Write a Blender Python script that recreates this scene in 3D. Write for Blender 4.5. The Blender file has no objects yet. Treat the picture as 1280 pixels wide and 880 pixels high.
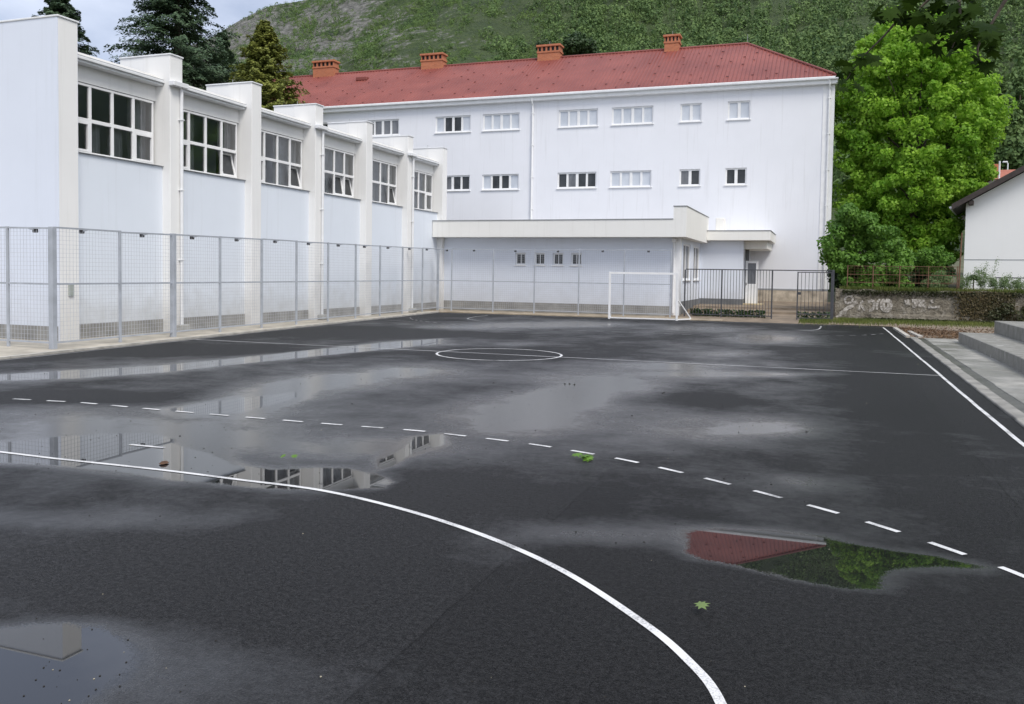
import bpy, math, random
import numpy as np
from mathutils import Vector
random.seed(7); rng = np.random.default_rng(7)
sc = bpy.context.scene
col = sc.collection

# ------------------------------------------------------------------ camera
F, H, PPY = 1080.0, 1.95, 387.72
YAW, PITCH, ROLL = -0.3468, -0.0425, -0.01455
def _rot(yaw, pitch, roll):
    cy, sy = math.cos(yaw), math.sin(yaw)
    f = np.array([sy*math.cos(pitch), cy*math.cos(pitch), math.sin(pitch)])
    r = np.array([cy, -sy, 0.]); d = np.cross(f, r)
    c, s = math.cos(roll), math.sin(roll)
    return np.array([c*r+s*d, -s*r+c*d, f])
M = _rot(YAW, PITCH, ROLL)
CAM = np.array([0, 0, H])
def ray(u, v): return M.T @ np.array([(u-640)/F, (v-PPY)/F, 1])
def G(u, v, z=0.):                       # point on the ground plane measured from the photograph
    d = ray(u, v); return CAM + d*((z-H)/d[2])
def AX(u, v, x): d = ray(u, v); return CAM + d*(x/d[0])
def AY(u, v, y): d = ray(u, v); return CAM + d*(y/d[1])
def proj(p):
    c = (np.asarray(p, float)-CAM) @ M.T
    return np.stack([640+F*c[..., 0]/c[..., 2], PPY+F*c[..., 1]/c[..., 2]], -1), c[..., 2]
cam = bpy.data.cameras.new('camera'); camo = bpy.data.objects.new('camera', cam); col.objects.link(camo)
from mathutils import Matrix
camo.matrix_world = Matrix(((M[0][0], -M[1][0], -M[2][0], 0), (M[0][1], -M[1][1], -M[2][1], 0),
                            (M[0][2], -M[1][2], -M[2][2], H), (0, 0, 0, 1)))
cam.sensor_width = 36; cam.lens = F/1280*36; cam.shift_y = -(440-PPY)/1280
cam.clip_start = .05; cam.clip_end = 6000
sc.camera = camo
sc.render.resolution_x, sc.render.resolution_y = 1024, 704

# ------------------------------------------------------------------ sky, sun, exposure
SUN_EL, SUN_AZ = math.radians(52), math.radians(132)      # azimuth clockwise from +Y
world = bpy.data.worlds.new('World'); sc.world = world; world.use_nodes = True
nt = world.node_tree; nt.nodes.clear()
def N(t, kind, **kw):
    n = t.nodes.new(kind)
    for k, v in kw.items(): setattr(n, k, v)
    return n
def L(t, a, b): t.links.new(a, b)
sky = N(nt, 'ShaderNodeTexSky', sky_type='NISHITA', sun_disc=False)
sky.sun_elevation = SUN_EL; sky.sun_rotation = SUN_AZ; sky.air_density = 1.0; sky.dust_density = 1.5
tc = N(nt, 'ShaderNodeTexCoord'); mp = N(nt, 'ShaderNodeMapping'); mp.inputs['Scale'].default_value = (1, 1, 2.2)
L(nt, tc.outputs['Generated'], mp.inputs['Vector'])
no = N(nt, 'ShaderNodeTexNoise'); no.inputs['Scale'].default_value = 2.3; no.inputs['Detail'].default_value = 7; no.inputs['Roughness'].default_value = .56
L(nt, mp.outputs[0], no.inputs['Vector'])
ramp = N(nt, 'ShaderNodeValToRGB'); ramp.color_ramp.elements[0].position = .3; ramp.color_ramp.elements[1].position = .68
ramp.color_ramp.elements[0].color = (2.9, 3.25, 4.2, 1); ramp.color_ramp.elements[1].color = (7.2, 7.45, 8.2, 1)
sx_ = N(nt, 'ShaderNodeSeparateXYZ'); L(nt, tc.outputs['Generated'], sx_.inputs[0])
md = N(nt, 'ShaderNodeMath', operation='MULTIPLY_ADD'); L(nt, sx_.outputs[0], md.inputs[0]); md.inputs[1].default_value = .16; L(nt, no.outputs['Fac'], md.inputs[2])   # heavier cloud in the west
L(nt, md.outputs[0], ramp.inputs['Fac'])
mix = N(nt, 'ShaderNodeMix', data_type='RGBA'); mix.inputs[0].default_value = .80
L(nt, sky.outputs[0], mix.inputs[6]); L(nt, ramp.outputs[0], mix.inputs[7])
bg = N(nt, 'ShaderNodeBackground'); bg.inputs['Strength'].default_value = .105
out = N(nt, 'ShaderNodeOutputWorld'); L(nt, mix.outputs[2], bg.inputs['Color']); L(nt, bg.outputs[0], out.inputs['Surface'])
sun = bpy.data.lights.new('sun', 'SUN'); sun.energy = 1.5; sun.angle = math.radians(22); sun.color = (1, .95, .87)
suno = bpy.data.objects.new('sun', sun); col.objects.link(suno)
dirv = Vector((math.sin(SUN_AZ)*math.cos(SUN_EL), math.cos(SUN_AZ)*math.cos(SUN_EL), math.sin(SUN_EL)))
suno.rotation_euler = dirv.to_track_quat('Z', 'Y').to_euler(); suno.location = (20, -10, 40)
sc.view_settings.view_transform = 'Standard'; sc.view_settings.look = 'None'
sc.view_settings.exposure = .78; sc.view_settings.gamma = 1; sc.view_settings.use_curve_mapping = False
sc.render.engine = 'CYCLES'
sc.cycles.max_bounces = 8; sc.cycles.transparent_max_bounces = 12

# ------------------------------------------------------------------ helpers
class MB:
    def __init__(s): s.v = []; s.f = []
    def add(s, vs, fs):
        o = len(s.v); s.v += [tuple(map(float, p)) for p in vs]; s.f += [tuple(i+o for i in f) for f in fs]; return s
    def box(s, x0, x1, y0, y1, z0, z1):
        if x0 > x1: x0, x1 = x1, x0
        if y0 > y1: y0, y1 = y1, y0
        if z0 > z1: z0, z1 = z1, z0
        return s.add([(x0,y0,z0),(x1,y0,z0),(x1,y1,z0),(x0,y1,z0),(x0,y0,z1),(x1,y0,z1),(x1,y1,z1),(x0,y1,z1)],
                     [(3,2,1,0),(4,5,6,7),(0,1,5,4),(1,2,6,5),(2,3,7,6),(3,0,4,7)])
    def bbox(s, x0, x1, y0, y1, z0, z1, b=.01):          # bevelled box
        if x0 > x1: x0, x1 = x1, x0
        if y0 > y1: y0, y1 = y1, y0
        if z0 > z1: z0, z1 = z1, z0
        b = min(b, (x1-x0)*.45, (y1-y0)*.45, (z1-z0)*.45)
        V = []
        for z, i in ((z0, b), (z0+b, 0), (z1-b, 0), (z1, b)):
            V += [(x0+i+(b if not i else 0), y0+i, z), (x1-i-(b if not i else 0), y0+i, z), (x1-i, y0+i+(b if not i else 0), z), (x1-i, y1-i-(b if not i else 0), z),
                  (x1-i-(b if not i else 0), y1-i, z), (x0+i+(b if not i else 0), y1-i, z), (x0+i, y1-i-(b if not i else 0), z), (x0+i, y0+i+(b if not i else 0), z)]
        fs = [tuple(range(7, -1, -1)), tuple(range(24, 32))]
        for k in range(3):
            for j in range(8):
                a, c = k*8+j, k*8+(j+1) % 8
                fs.append((a, c, c+8, a+8))
        return s.add(V, fs)
    def prism(s, poly, axis, a, b):       # poly of 2-d points extruded along an axis ('x': pts are (y,z); 'y': (x,z); 'z': (x,y))
        n = len(poly)
        def put(p, t): return {'x': (t, p[0], p[1]), 'y': (p[0], t, p[1]), 'z': (p[0], p[1], t)}[axis]
        V = [put(p, a) for p in poly]+[put(p, b) for p in poly]
        return s.add(V, [tuple(range(n-1, -1, -1)), tuple(range(n, 2*n))]+[(i, (i+1) % n, (i+1) % n+n, i+n) for i in range(n)])
    def bar(s, p, q, w, h=None):          # square bar between two points
        h = h or w; p, q = np.array(p, float), np.array(q, float); d = q-p; d /= np.linalg.norm(d)
        up = np.array([0, 0, 1.]) if abs(d[2]) < .95 else np.array([0, 1., 0])
        a = np.cross(d, up); a /= np.linalg.norm(a); c = np.cross(a, d)
        V = [e+a*sx*w/2+c*sy*h/2 for e in (p, q) for sx, sy in ((-1,-1),(1,-1),(1,1),(-1,1))]
        return s.add(V, [(3,2,1,0),(4,5,6,7),(0,1,5,4),(1,2,6,5),(2,3,7,6),(3,0,4,7)])
    def tube(s, pts, r, n=8, cap=True):
        pts = [np.array(p, float) for p in pts]; rs = r if hasattr(r, '__len__') else [r]*len(pts)
        V = []; ref = None
        for i, p in enumerate(pts):
            d = pts[min(i+1, len(pts)-1)]-pts[max(i-1, 0)]; d /= np.linalg.norm(d)
            if ref is None: ref = np.array([1., 0, 0]) if abs(d[0]) < .9 else np.array([0, 1., 0])
            a = np.cross(d, ref); a /= np.linalg.norm(a); b = np.cross(d, a); ref = -np.cross(d, a) if False else ref
            V += [p+rs[i]*(a*math.cos(2*math.pi*k/n)+b*math.sin(2*math.pi*k/n)) for k in range(n)]
        fs = [(i*n+k, i*n+(k+1) % n, (i+1)*n+(k+1) % n, (i+1)*n+k) for i in range(len(pts)-1) for k in range(n)]
        if cap: fs += [tuple(range(n-1, -1, -1)), tuple(range((len(pts)-1)*n, len(pts)*n))]
        return s.add(V, fs)
    def build(s, name, m, parent=None, smooth=False):
        return link_mesh(name, np.array(s.v), s.f, m, parent, smooth)
def wloc(o):
    p = np.zeros(3)
    while o is not None: p += np.array(o.location); o = o.parent
    return p
def link_mesh(name, v, f, m, parent=None, smooth=False):
    me = bpy.data.meshes.new(name)
    v = np.asarray(v, float)
    if parent is not None: v = v-wloc(parent)
    if isinstance(f, np.ndarray):
        k = f.shape[1]
        me.vertices.add(len(v)); me.vertices.foreach_set('co', v.ravel())
        me.loops.add(f.size); me.loops.foreach_set('vertex_index', f.ravel().astype(np.int32))
        me.polygons.add(len(f)); me.polygons.foreach_set('loop_start', np.arange(0, f.size, k, dtype=np.int32))
        me.update(calc_edges=True)
    else:
        me.from_pydata([tuple(p) for p in v], [], f); me.update()
    if smooth: me.polygons.foreach_set('use_smooth', [True]*len(me.polygons))
    for mm in (m if isinstance(m, (list, tuple)) else [m]): me.materials.append(mm)
    o = bpy.data.objects.new(name, me); col.objects.link(o)
    if parent is not None: o.parent = parent
    return o
def tag(o, label, cat, group=None):
    o['label'] = label; o['category'] = cat
    if group: o['group'] = group
    return o
def thing(name, loc, label, cat, group=None):
    o = bpy.data.objects.new(name, None); col.objects.link(o); o.location = loc; o.empty_display_size = .3
    return tag(o, label, cat, group)
def struct(o, kind='structure'): o['kind'] = kind; return o

# ------------------------------------------------------------------ materials
def new_mat(name):
    m = bpy.data.materials.new(name); m.use_nodes = True; t = m.node_tree
    b = t.nodes['Principled BSDF']; return m, t, b
def pos(t, scale=(1, 1, 1)):
    g = N(t, 'ShaderNodeNewGeometry'); mp = N(t, 'ShaderNodeMapping'); mp.inputs['Scale'].default_value = scale
    L(t, g.outputs['Position'], mp.inputs['Vector']); return mp.outputs[0]
def noise(t, vec, scale, detail=4, rough=.55, dist=0):
    n = N(t, 'ShaderNodeTexNoise'); n.inputs['Scale'].default_value = scale; n.inputs['Detail'].default_value = detail
    n.inputs['Roughness'].default_value = rough; n.inputs['Distortion'].default_value = dist
    L(t, vec, n.inputs['Vector']); return n.outputs['Fac']
def rmp(t, fac, lo, hi, a=0., b=1.):
    r = N(t, 'ShaderNodeMapRange'); r.inputs['From Min'].default_value = lo; r.inputs['From Max'].default_value = hi
    r.inputs['To Min'].default_value = a; r.inputs['To Max'].default_value = b; L(t, fac, r.inputs['Value']); return r.outputs[0]
def cmix(t, fac, a, b, mode='MIX'):
    n = N(t, 'ShaderNodeMix', data_type='RGBA', blend_type=mode)
    for s, x in ((0, fac), (6, a), (7, b)):
        if isinstance(x, (int, float)): n.inputs[s].default_value = x
        elif isinstance(x, tuple): n.inputs[s].default_value = (*x, 1)
        else: L(t, x, n.inputs[s])
    return n.outputs[2]
def fmix(t, fac, a, b):
    n = N(t, 'ShaderNodeMix', data_type='FLOAT')
    for s, x in ((0, fac), (2, a), (3, b)):
        if isinstance(x, (int, float)): n.inputs[s].default_value = x
        else: L(t, x, n.inputs[s])
    return n.outputs[0]
def mth(t, op, a, b=0.):
    n = N(t, 'ShaderNodeMath', operation=op)
    for i, x in enumerate((a, b)):
        if isinstance(x, (int, float)): n.inputs[i].default_value = x
        else: L(t, x, n.inputs[i])
    return n.outputs[0]
def bump(t, b, h, strength=.3, dist=.02):
    n = N(t, 'ShaderNodeBump'); n.inputs['Strength'].default_value = strength; n.inputs['Distance'].default_value = dist
    L(t, h, n.inputs['Height']); L(t, n.outputs[0], b.inputs['Normal']); return n
def simple(name, c, rough=.6, var=.12, scale=3., bmp=0., bscale=60., metal=0.):
    m, t, b = new_mat(name); p = pos(t)
    n = noise(t, p, scale, 5)
    d = tuple(x*(1-var) for x in c); u = tuple(min(1, x*(1+var)) for x in c)
    L(t, cmix(t, rmp(t, n, .3, .7), d, u), b.inputs['Base Color'])
    b.inputs['Roughness'].default_value = rough; b.inputs['Metallic'].default_value = metal
    if bmp: bump(t, b, noise(t, p, bscale, 4), bmp)
    return m
def plaster(name, c, streak=.12, grime=0.0):
    m, t, b = new_mat(name); p = pos(t)
    n = rmp(t, noise(t, p, .7, 5), .3, .7)
    s = rmp(t, noise(t, pos(t, (5., 5., .22)), 1., 5, .6), .56, .78)
    s2 = rmp(t, noise(t, pos(t, (22., 22., .5)), 1., 3, .6), .6, .8)
    patch = rmp(t, noise(t, p, .35, 2), .45, .6)
    c0 = cmix(t, n, tuple(x*.965 for x in c), c)
    c1 = cmix(t, mth(t, 'MULTIPLY', s, streak), c0, tuple(x*.62*w for x, w in zip(c, (1.02, 1, .95))))
    c2 = cmix(t, mth(t, 'MULTIPLY', mth(t, 'MULTIPLY', s2, patch), streak*.9), c1, tuple(x*.6 for x in c))
    if grime:                                       # splashed dirt low on the wall, a stain with a ragged top
        g = N(t, 'ShaderNodeNewGeometry'); sx = N(t, 'ShaderNodeSeparateXYZ'); L(t, g.outputs['Position'], sx.inputs[0])
        hgt = mth(t, 'ADD', sx.outputs[2], rmp(t, noise(t, p, 2.2, 5), .2, .8, -.5, .5))
        c2 = cmix(t, rmp(t, hgt, .1, 1.5, grime, 0.), c2, (.36, .34, .30))
    L(t, c2, b.inputs['Base Color']); b.inputs['Roughness'].default_value = .85
    bump(t, b, noise(t, p, 90, 3), .12, .01)
    return m
M_ = {}
M_['wall_main'] = plaster('school_plaster', (.80, .81, .85), .34, .0)
M_['wall_gym'] = plaster('gym_plaster', (.73, .775, .84), .24, .5)
M_['wall_annex'] = plaster('annex_plaster', (.73, .77, .85), .18, .3)
M_['pilaster'] = plaster('pilaster_plaster', (.82, .815, .80), .24, .3)
M_['gymend_shaded'] = plaster('gym_end_plaster_shaded', (.71, .755, .845), .16, .2)  # blue tint of the shaded end face is put into the colour
M_['fascia'] = plaster('fascia_plaster', (.83, .82, .785), .24)
M_['white'] = simple('white_paint', (.82, .82, .82), .45, .05)
M_['white_trim'] = simple('white_metal_trim', (.76, .77, .78), .4, .06)
M_['capmetal'] = simple('grey_capping', (.30, .31, .32), .5, .1)
M_['plinth'] = simple('grey_plinth_render', (.27, .265, .25), .85, .22, 2., .25, 40)
M_['darkgrey'] = simple('dark_grey_render', (.15, .155, .16), .8, .15, 2.)
M_['concrete'] = simple('concrete', (.36, .355, .33), .75, .28, 1.6, .3, 50)
M_['kerb'] = simple('kerb_concrete', (.42, .40, .36), .8, .25, 3., .3, 50)
M_['fence'] = simple('galvanised_fence_paint', (.38, .405, .445), .5, .12, 4.)
M_['wire'] = simple('galvanised_wire', (.46, .48, .52), .5, .1)
M_['iron'] = simple('dark_iron', (.055, .057, .065), .5, .2)
M_['rust'] = simple('rusty_iron', (.16, .085, .05), .8, .3)
M_['black'] = simple('black_plastic', (.015, .015, .017), .5, .1)
M_['brown_wood'] = simple('dark_stained_wood', (.045, .033, .028), .6, .3, 6.)
M_['housewall'] = plaster('house_plaster', (.88, .875, .86), .08)
M_['soil'] = simple('brown_earth', (.21, .165, .12), .9, .3, 1.5, .6, 12)
M_['bark'] = simple('bark', (.10, .08, .06), .9, .35, 6., .6, 14)

def glass_dark(name, lo, hi, rough=.04):
    m, t, b = new_mat(name); n = rmp(t, noise(t, pos(t, (.9, .9, .5)), 1.3, 5, .6, .6), .35, .7)
    L(t, cmix(t, n, lo, hi), b.inputs['Base Color']); b.inputs['Roughness'].default_value = rough
    b.inputs['IOR'].default_value = 1.5
    return m
M_['glass'] = glass_dark('dark_window_glass', (.012, .014, .016), (.055, .06, .065))
M_['glass_pale'] = glass_dark('pale_window_glass', (.50, .54, .60), (.66, .69, .74))  # pale blue-grey pane colour, varied at random
M_['glass_mid'] = glass_dark('grey_window_glass', (.10, .105, .115), (.24, .25, .27))  # mid grey pane colour, varied at random

def mk_thin():
    m, t, b = new_mat('thin_window_glass'); t.nodes.remove(b)
    fr = N(t, 'ShaderNodeFresnel'); fr.inputs['IOR'].default_value = 1.5
    gl = N(t, 'ShaderNodeBsdfGlossy'); gl.inputs['Roughness'].default_value = .03; tr = N(t, 'ShaderNodeBsdfTransparent'); tr.inputs['Color'].default_value = (.86, .88, .88, 1)
    wv = N(t, 'ShaderNodeBump'); wv.inputs['Strength'].default_value = .12; wv.inputs['Distance'].default_value = .05; L(t, noise(t, pos(t), 1.6, 3), wv.inputs['Height']); L(t, wv.outputs[0], gl.inputs['Normal'])
    mx = N(t, 'ShaderNodeMixShader'); L(t, rmp(t, fr.outputs[0], 0., 1., .09, 1.), mx.inputs[0]); L(t, tr.outputs[0], mx.inputs[1]); L(t, gl.outputs[0], mx.inputs[2])
    L(t, mx.outputs[0], t.nodes['Material Output'].inputs['Surface']); return m
M_['thinglass'] = mk_thin()
M_['curtain'] = simple('grey_curtain', (.52, .53, .55), .9, .15)
# asphalt, wet, with standing water
def mk_asphalt():
    m, t, b = new_mat('wet_asphalt'); p = pos(t)
    aP = N(t, 'ShaderNodeAttribute', attribute_name='pool').outputs['Fac']
    aF = N(t, 'ShaderNodeAttribute', attribute_name='film').outputs['Fac']
    edge = noise(t, p, 6., 6, .7); edge2 = noise(t, p, 70., 3, .6)
    e = mth(t, 'ADD', mth(t, 'MULTIPLY', mth(t, 'SUBTRACT', edge, .5), .42), mth(t, 'MULTIPLY', mth(t, 'SUBTRACT', edge2, .5), .62))
    pool = rmp(t, mth(t, 'ADD', aP, e), .46, .58)
    big = noise(t, pos(t, (1., .7, 1)), .33, 5, .62); mid = noise(t, pos(t, (.8, 1.2, 1)), 1.5, 4, .6); fine = noise(t, p, 11., 5, .7)
    film = mth(t, 'ADD', aF, mth(t, 'ADD', mth(t, 'MULTIPLY', mth(t, 'SUBTRACT', big, .48), 1.7), mth(t, 'ADD', mth(t, 'MULTIPLY', mth(t, 'SUBTRACT', mid, .5), .6), mth(t, 'MULTIPLY', mth(t, 'SUBTRACT', fine, .5), .45))))
    film = rmp(t, mth(t, 'ADD', film, mth(t, 'MULTIPLY', aP, .9)), .0, .92)
    grain = noise(t, p, 210., 2, .75); grain2 = noise(t, p, 75., 3, .75)
    vor = N(t, 'ShaderNodeTexVoronoi'); vor.inputs['Scale'].default_value = 110.; L(t, p, vor.inputs['Vector'])
    grain3 = noise(t, p, 26., 3, .7)
    gmix = rmp(t, mth(t, 'ADD', mth(t, 'ADD', mth(t, 'MULTIPLY', grain, .40), mth(t, 'MULTIPLY', grain2, .36)), mth(t, 'MULTIPLY', grain3, .24)), .45, .62)
    cdry = cmix(t, gmix, (.002, .0022, .0026), (.050, .050, .052)); cwet = cmix(t, gmix, (.0016, .0018, .0022), (.040, .041, .044))
    sxyz = N(t, 'ShaderNodeSeparateXYZ'); L(t, p, sxyz.inputs[0])
    lane = mth(t, 'ADD', mth(t, 'MULTIPLY', mth(t, 'ADD', sxyz.outputs[0], mth(t, 'MULTIPLY', mth(t, 'SUBTRACT', noise(t, p, .8, 3), .5), .10)), 1/3.6), 20.05)
    seam = rmp(t, mth(t, 'ABSOLUTE', mth(t, 'SUBTRACT', mth(t, 'FRACT', lane), .5)), .0, .0035, .75, 0.)
    wn = N(t, 'ShaderNodeTexWhiteNoise', noise_dimensions='1D'); L(t, mth(t, 'FLOOR', mth(t, 'ADD', lane, .5)), wn.inputs['W'])
    tone = mth(t, 'MULTIPLY', rmp(t, noise(t, p, .16, 3), .35, .65, .75, 1.15), rmp(t, wn.outputs['Value'], 0., 1., .85, 1.15))
    c = cmix(t, film, cdry, cwet); c = cmix(t, seam, c, (.003, .003, .003)); c = cmix(t, pool, c, (.016, .0165, .018))
    mul = N(t, 'ShaderNodeVectorMath', operation='SCALE'); L(t, c, mul.inputs[0]); L(t, tone, mul.inputs['Scale'])
    L(t, mul.outputs[0], b.inputs['Base Color'])
    L(t, fmix(t, pool, fmix(t, film, .55, .145), .012), b.inputs['Roughness'])
    L(t, fmix(t, pool, fmix(t, film, .12, .85), .85), b.inputs['Specular IOR Level'])
    b.inputs['IOR'].default_value = 1.5
    hgt = mth(t, 'ADD', mth(t, 'MULTIPLY', vor.outputs['Distance'], .8), mth(t, 'MULTIPLY', grain, .6))
    bn = bump(t, b, hgt, .5, .006)
    L(t, mth(t, 'MULTIPLY', fmix(t, film, .8, .09), mth(t, 'SUBTRACT', 1., pool)), bn.inputs['Strength'])
    return m
M_['asphalt'] = mk_asphalt()
def mk_line():
    m, t, b = new_mat('white_line_paint'); p = pos(t)
    w = rmp(t, mth(t, 'ADD', mth(t, 'MULTIPLY', noise(t, p, 2.2, 4), .55), mth(t, 'MULTIPLY', noise(t, p, 85., 3, .7), .45)), .36, .52)
    L(t, cmix(t, w, (.16, .16, .165), (.74, .74, .735)), b.inputs['Base Color']); b.inputs['Roughness'].default_value = .4
    bump(t, b, noise(t, p, 120., 3), .35, .005); return m
M_['line'] = mk_line()
def mk_line_worn(lo=(.10, .10, .105), hi=(.55, .55, .55)):
    m, t, b = new_mat('worn_line_paint'); p = pos(t)
    w = rmp(t, mth(t, 'ADD', mth(t, 'MULTIPLY', noise(t, p, 1.2, 4), .6), mth(t, 'MULTIPLY', noise(t, p, 60., 3, .7), .4)), .36, .62)
    L(t, cmix(t, w, lo, hi), b.inputs['Base Color']); b.inputs['Roughness'].default_value = .4; return m
M_['line_worn'] = mk_line_worn()
M_['line_mid'] = mk_line_worn((.28, .28, .29), (.72, .72, .72))

def mk_roof():
    m, t, b = new_mat('red_sheet_roof'); p = pos(t)
    n = rmp(t, noise(t, p, .5, 5), .3, .7)
    c = cmix(t, n, (.180, .044, .035), (.265, .073, .056))
    s = rmp(t, noise(t, pos(t, (4., 1., 1.)), 1.1, 4), .6, .8, 0., .25)
    c = cmix(t, s, c, (.22, .07, .07))
    L(t, c, b.inputs['Base Color']); b.inputs['Roughness'].default_value = .5
    return m
M_['roof'] = mk_roof()
def mk_brick():
    m, t, b = new_mat('orange_brick'); 
    br = N(t, 'ShaderNodeTexBrick'); mp = N(t, 'ShaderNodeMapping'); tcn = N(t, 'ShaderNodeTexCoord')
    g = N(t, 'ShaderNodeNewGeometry'); sx = N(t, 'ShaderNodeSeparateXYZ'); L(t, g.outputs['Position'], sx.inputs[0])
    cx = N(t, 'ShaderNodeCombineXYZ'); L(t, mth(t, 'ADD', sx.outputs[0], sx.outputs[1]), cx.inputs[0]); L(t, sx.outputs[2], cx.inputs[1])
    L(t, cx.outputs[0], br.inputs['Vector']); br.inputs['Scale'].default_value = 1.
    br.inputs['Brick Width'].default_value = .24; br.inputs['Row Height'].default_value = .075; br.inputs['Mortar Size'].default_value = .008
    br.inputs['Color1'].default_value = (.52, .17, .075, 1); br.inputs['Color2'].default_value = (.42, .125, .055, 1); br.inputs['Mortar'].default_value = (.36, .22, .15, 1)
    L(t, br.outputs[0], b.inputs['Base Color']); b.inputs['Roughness'].default_value = .85; return m
M_['brick'] = mk_brick()
def mk_stone():
    m, t, b = new_mat('old_stone_wall'); p = pos(t)
    v = N(t, 'ShaderNodeTexVoronoi', feature='DISTANCE_TO_EDGE'); v.inputs['Scale'].default_value = 3.2; v.inputs['Randomness'].default_value = 1.
    L(t, pos(t, (1, 1, 1.5)), v.inputs['Vector'])
    n = rmp(t, noise(t, p, 5., 6, .7), .3, .7); n2 = rmp(t, noise(t, p, 1.1, 4), .42, .66)
    c = cmix(t, n, (.10, .085, .062), (.34, .305, .24))
    c = cmix(t, rmp(t, v.outputs['Distance'], 0., .04, .08, 0.), c, (.10, .085, .065))
    c = cmix(t, mth(t, 'MULTIPLY', n2, .55), c, (.12, .10, .07)); c = cmix(t, rmp(t, noise(t, p, 2.3, 5, .7), .54, .68, 0., .7), c, (.40, .37, .32))
    L(t, c, b.inputs['Base Color']); b.inputs['Roughness'].default_value = .95
    bump(t, b, mth(t, 'ADD', rmp(t, v.outputs['Distance'], 0., .06, 0., .35), mth(t, 'MULTIPLY', n, 1.3)), 1., .06); return m
M_['stone'] = mk_stone()
def mk_flag(name):
    m, t, b = new_mat(name); p = pos(t)
    n = rmp(t, noise(t, p, 2.5, 6, .65), .3, .7); w = rmp(t, noise(t, p, .7, 4), .4, .62)
    c = cmix(t, n, (.20, .195, .175), (.40, .39, .355)); c = cmix(t, mth(t, 'MULTIPLY', w, .65), c, (.13, .128, .115))
    L(t, c, b.inputs['Base Color']); L(t, fmix(t, w, .75, .3), b.inputs['Roughness'])
    bump(t, b, noise(t, p, 35., 4), .3, .01); return m
M_['slab'] = mk_flag('wet_concrete_slab')
def leafmat(name, a, bb, trans=.35, rough=.5, scale=.6):
    m, t, b = new_mat(name)
    g = N(t, 'ShaderNodeNewGeometry')
    r = N(t, 'ShaderNodeValToRGB'); r.color_ramp.elements[0].color = (*a, 1); r.color_ramp.elements[1].color = (*bb, 1)
    f = mth(t, 'ADD', mth(t, 'MULTIPLY', g.outputs['Random Per Island'], .5), mth(t, 'MULTIPLY', rmp(t, noise(t, pos(t), scale, 3), .34, .66), .5))
    L(t, f, r.inputs[0]); L(t, r.outputs[0], b.inputs['Base Color']); b.inputs['Roughness'].default_value = rough
    b.inputs['Specular IOR Level'].default_value = .3
    tr = N(t, 'ShaderNodeBsdfTranslucent'); L(t, r.outputs[0], tr.inputs['Color'])
    mx = N(t, 'ShaderNodeMixShader'); mx.inputs[0].default_value = trans
    L(t, b.outputs[0], mx.inputs[1]); L(t, tr.outputs[0], mx.inputs[2]); L(t, mx.outputs[0], t.nodes['Material Output'].inputs['Surface'])
    return m
M_['leaf_maple'] = leafmat('bright_maple_leaves', (.15, .34, .030), (.40, .62, .075), .5)
M_['leaf_bush'] = leafmat('bush_leaves', (.06, .16, .025), (.19, .35, .055), .4)
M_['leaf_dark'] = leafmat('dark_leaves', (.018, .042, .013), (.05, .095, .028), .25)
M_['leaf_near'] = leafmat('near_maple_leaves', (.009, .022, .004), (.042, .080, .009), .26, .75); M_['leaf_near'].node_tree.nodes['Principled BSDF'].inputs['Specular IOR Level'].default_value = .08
M_['needle'] = leafmat('conifer_needles', (.028, .062, .034), (.115, .175, .09), .15, .6)
M_['needle_b'] = leafmat('yellowish_conifer_needles', (.09, .125, .024), (.30, .315, .07), .2, .6)
M_['grass'] = leafmat('grass_blades', (.06, .095, .02), (.20, .22, .055), .3)
M_['weed'] = leafmat('pale_weed_leaves', (.11, .19, .07), (.26, .34, .16), .35)
M_['litter'] = leafmat('dead_leaves', (.07, .042, .026), (.19, .115, .06), .1, .8)
M_['ivy'] = leafmat('creeper_leaves', (.022, .035, .014), (.085, .085, .035), .2)
M_['creeper_red'] = leafmat('reddish_creeper', (.035, .04, .014), (.12, .085, .04), .2)
M_['forest'] = leafmat('hill_forest_leaves', (.032, .078, .026), (.185, .275, .085), .2, .7, .07)
M_['scrub'] = leafmat('hill_scrub_leaves', (.05, .11, .024), (.18, .26, .07), .2, .7, .05)
def mk_hill():
    m, t, b = new_mat('hill_ground'); p = pos(t)
    aR = N(t, 'ShaderNodeAttribute', attribute_name='rock').outputs['Fac']
    n1 = noise(t, p, .030, 8, .72); n2 = noise(t, p, .13, 7, .75); n3 = noise(t, p, .011, 4); n4 = noise(t, p, .42, 4, .7)
    rock = cmix(t, rmp(t, n2, .34, .66), (.09, .092, .08), (.46, .45, .41))
    green = cmix(t, rmp(t, n4, .35, .65), (.04, .085, .02), (.15, .22, .06))
    green = cmix(t, rmp(t, n3, .4, .62), green, cmix(t, rmp(t, n1, .35, .65), (.035, .07, .024), (.12, .17, .052)))
    f = rmp(t, mth(t, 'ADD', mth(t, 'ADD', aR, mth(t, 'MULTIPLY', mth(t, 'SUBTRACT', n1, .5), 3.0)), mth(t, 'MULTIPLY', mth(t, 'SUBTRACT', n2, .5), 2.6)), .35, .75)
    L(t, cmix(t, f, green, rock), b.inputs['Base Color']); b.inputs['Roughness'].default_value = .95
    bump(t, b, mth(t, 'ADD', n2, mth(t, 'MULTIPLY', n1, 2.)), 1., 14.); return m
M_['hill'] = mk_hill()
def mk_ground():
    m, t, b = new_mat('valley_ground'); p = pos(t)
    L(t, cmix(t, rmp(t, noise(t, p, .4, 6), .35, .65), (.06, .075, .03), (.13, .12, .075)), b.inputs['Base Color']); b.inputs['Roughness'].default_value = .95
    return m
M_['ground'] = mk_ground()

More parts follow.
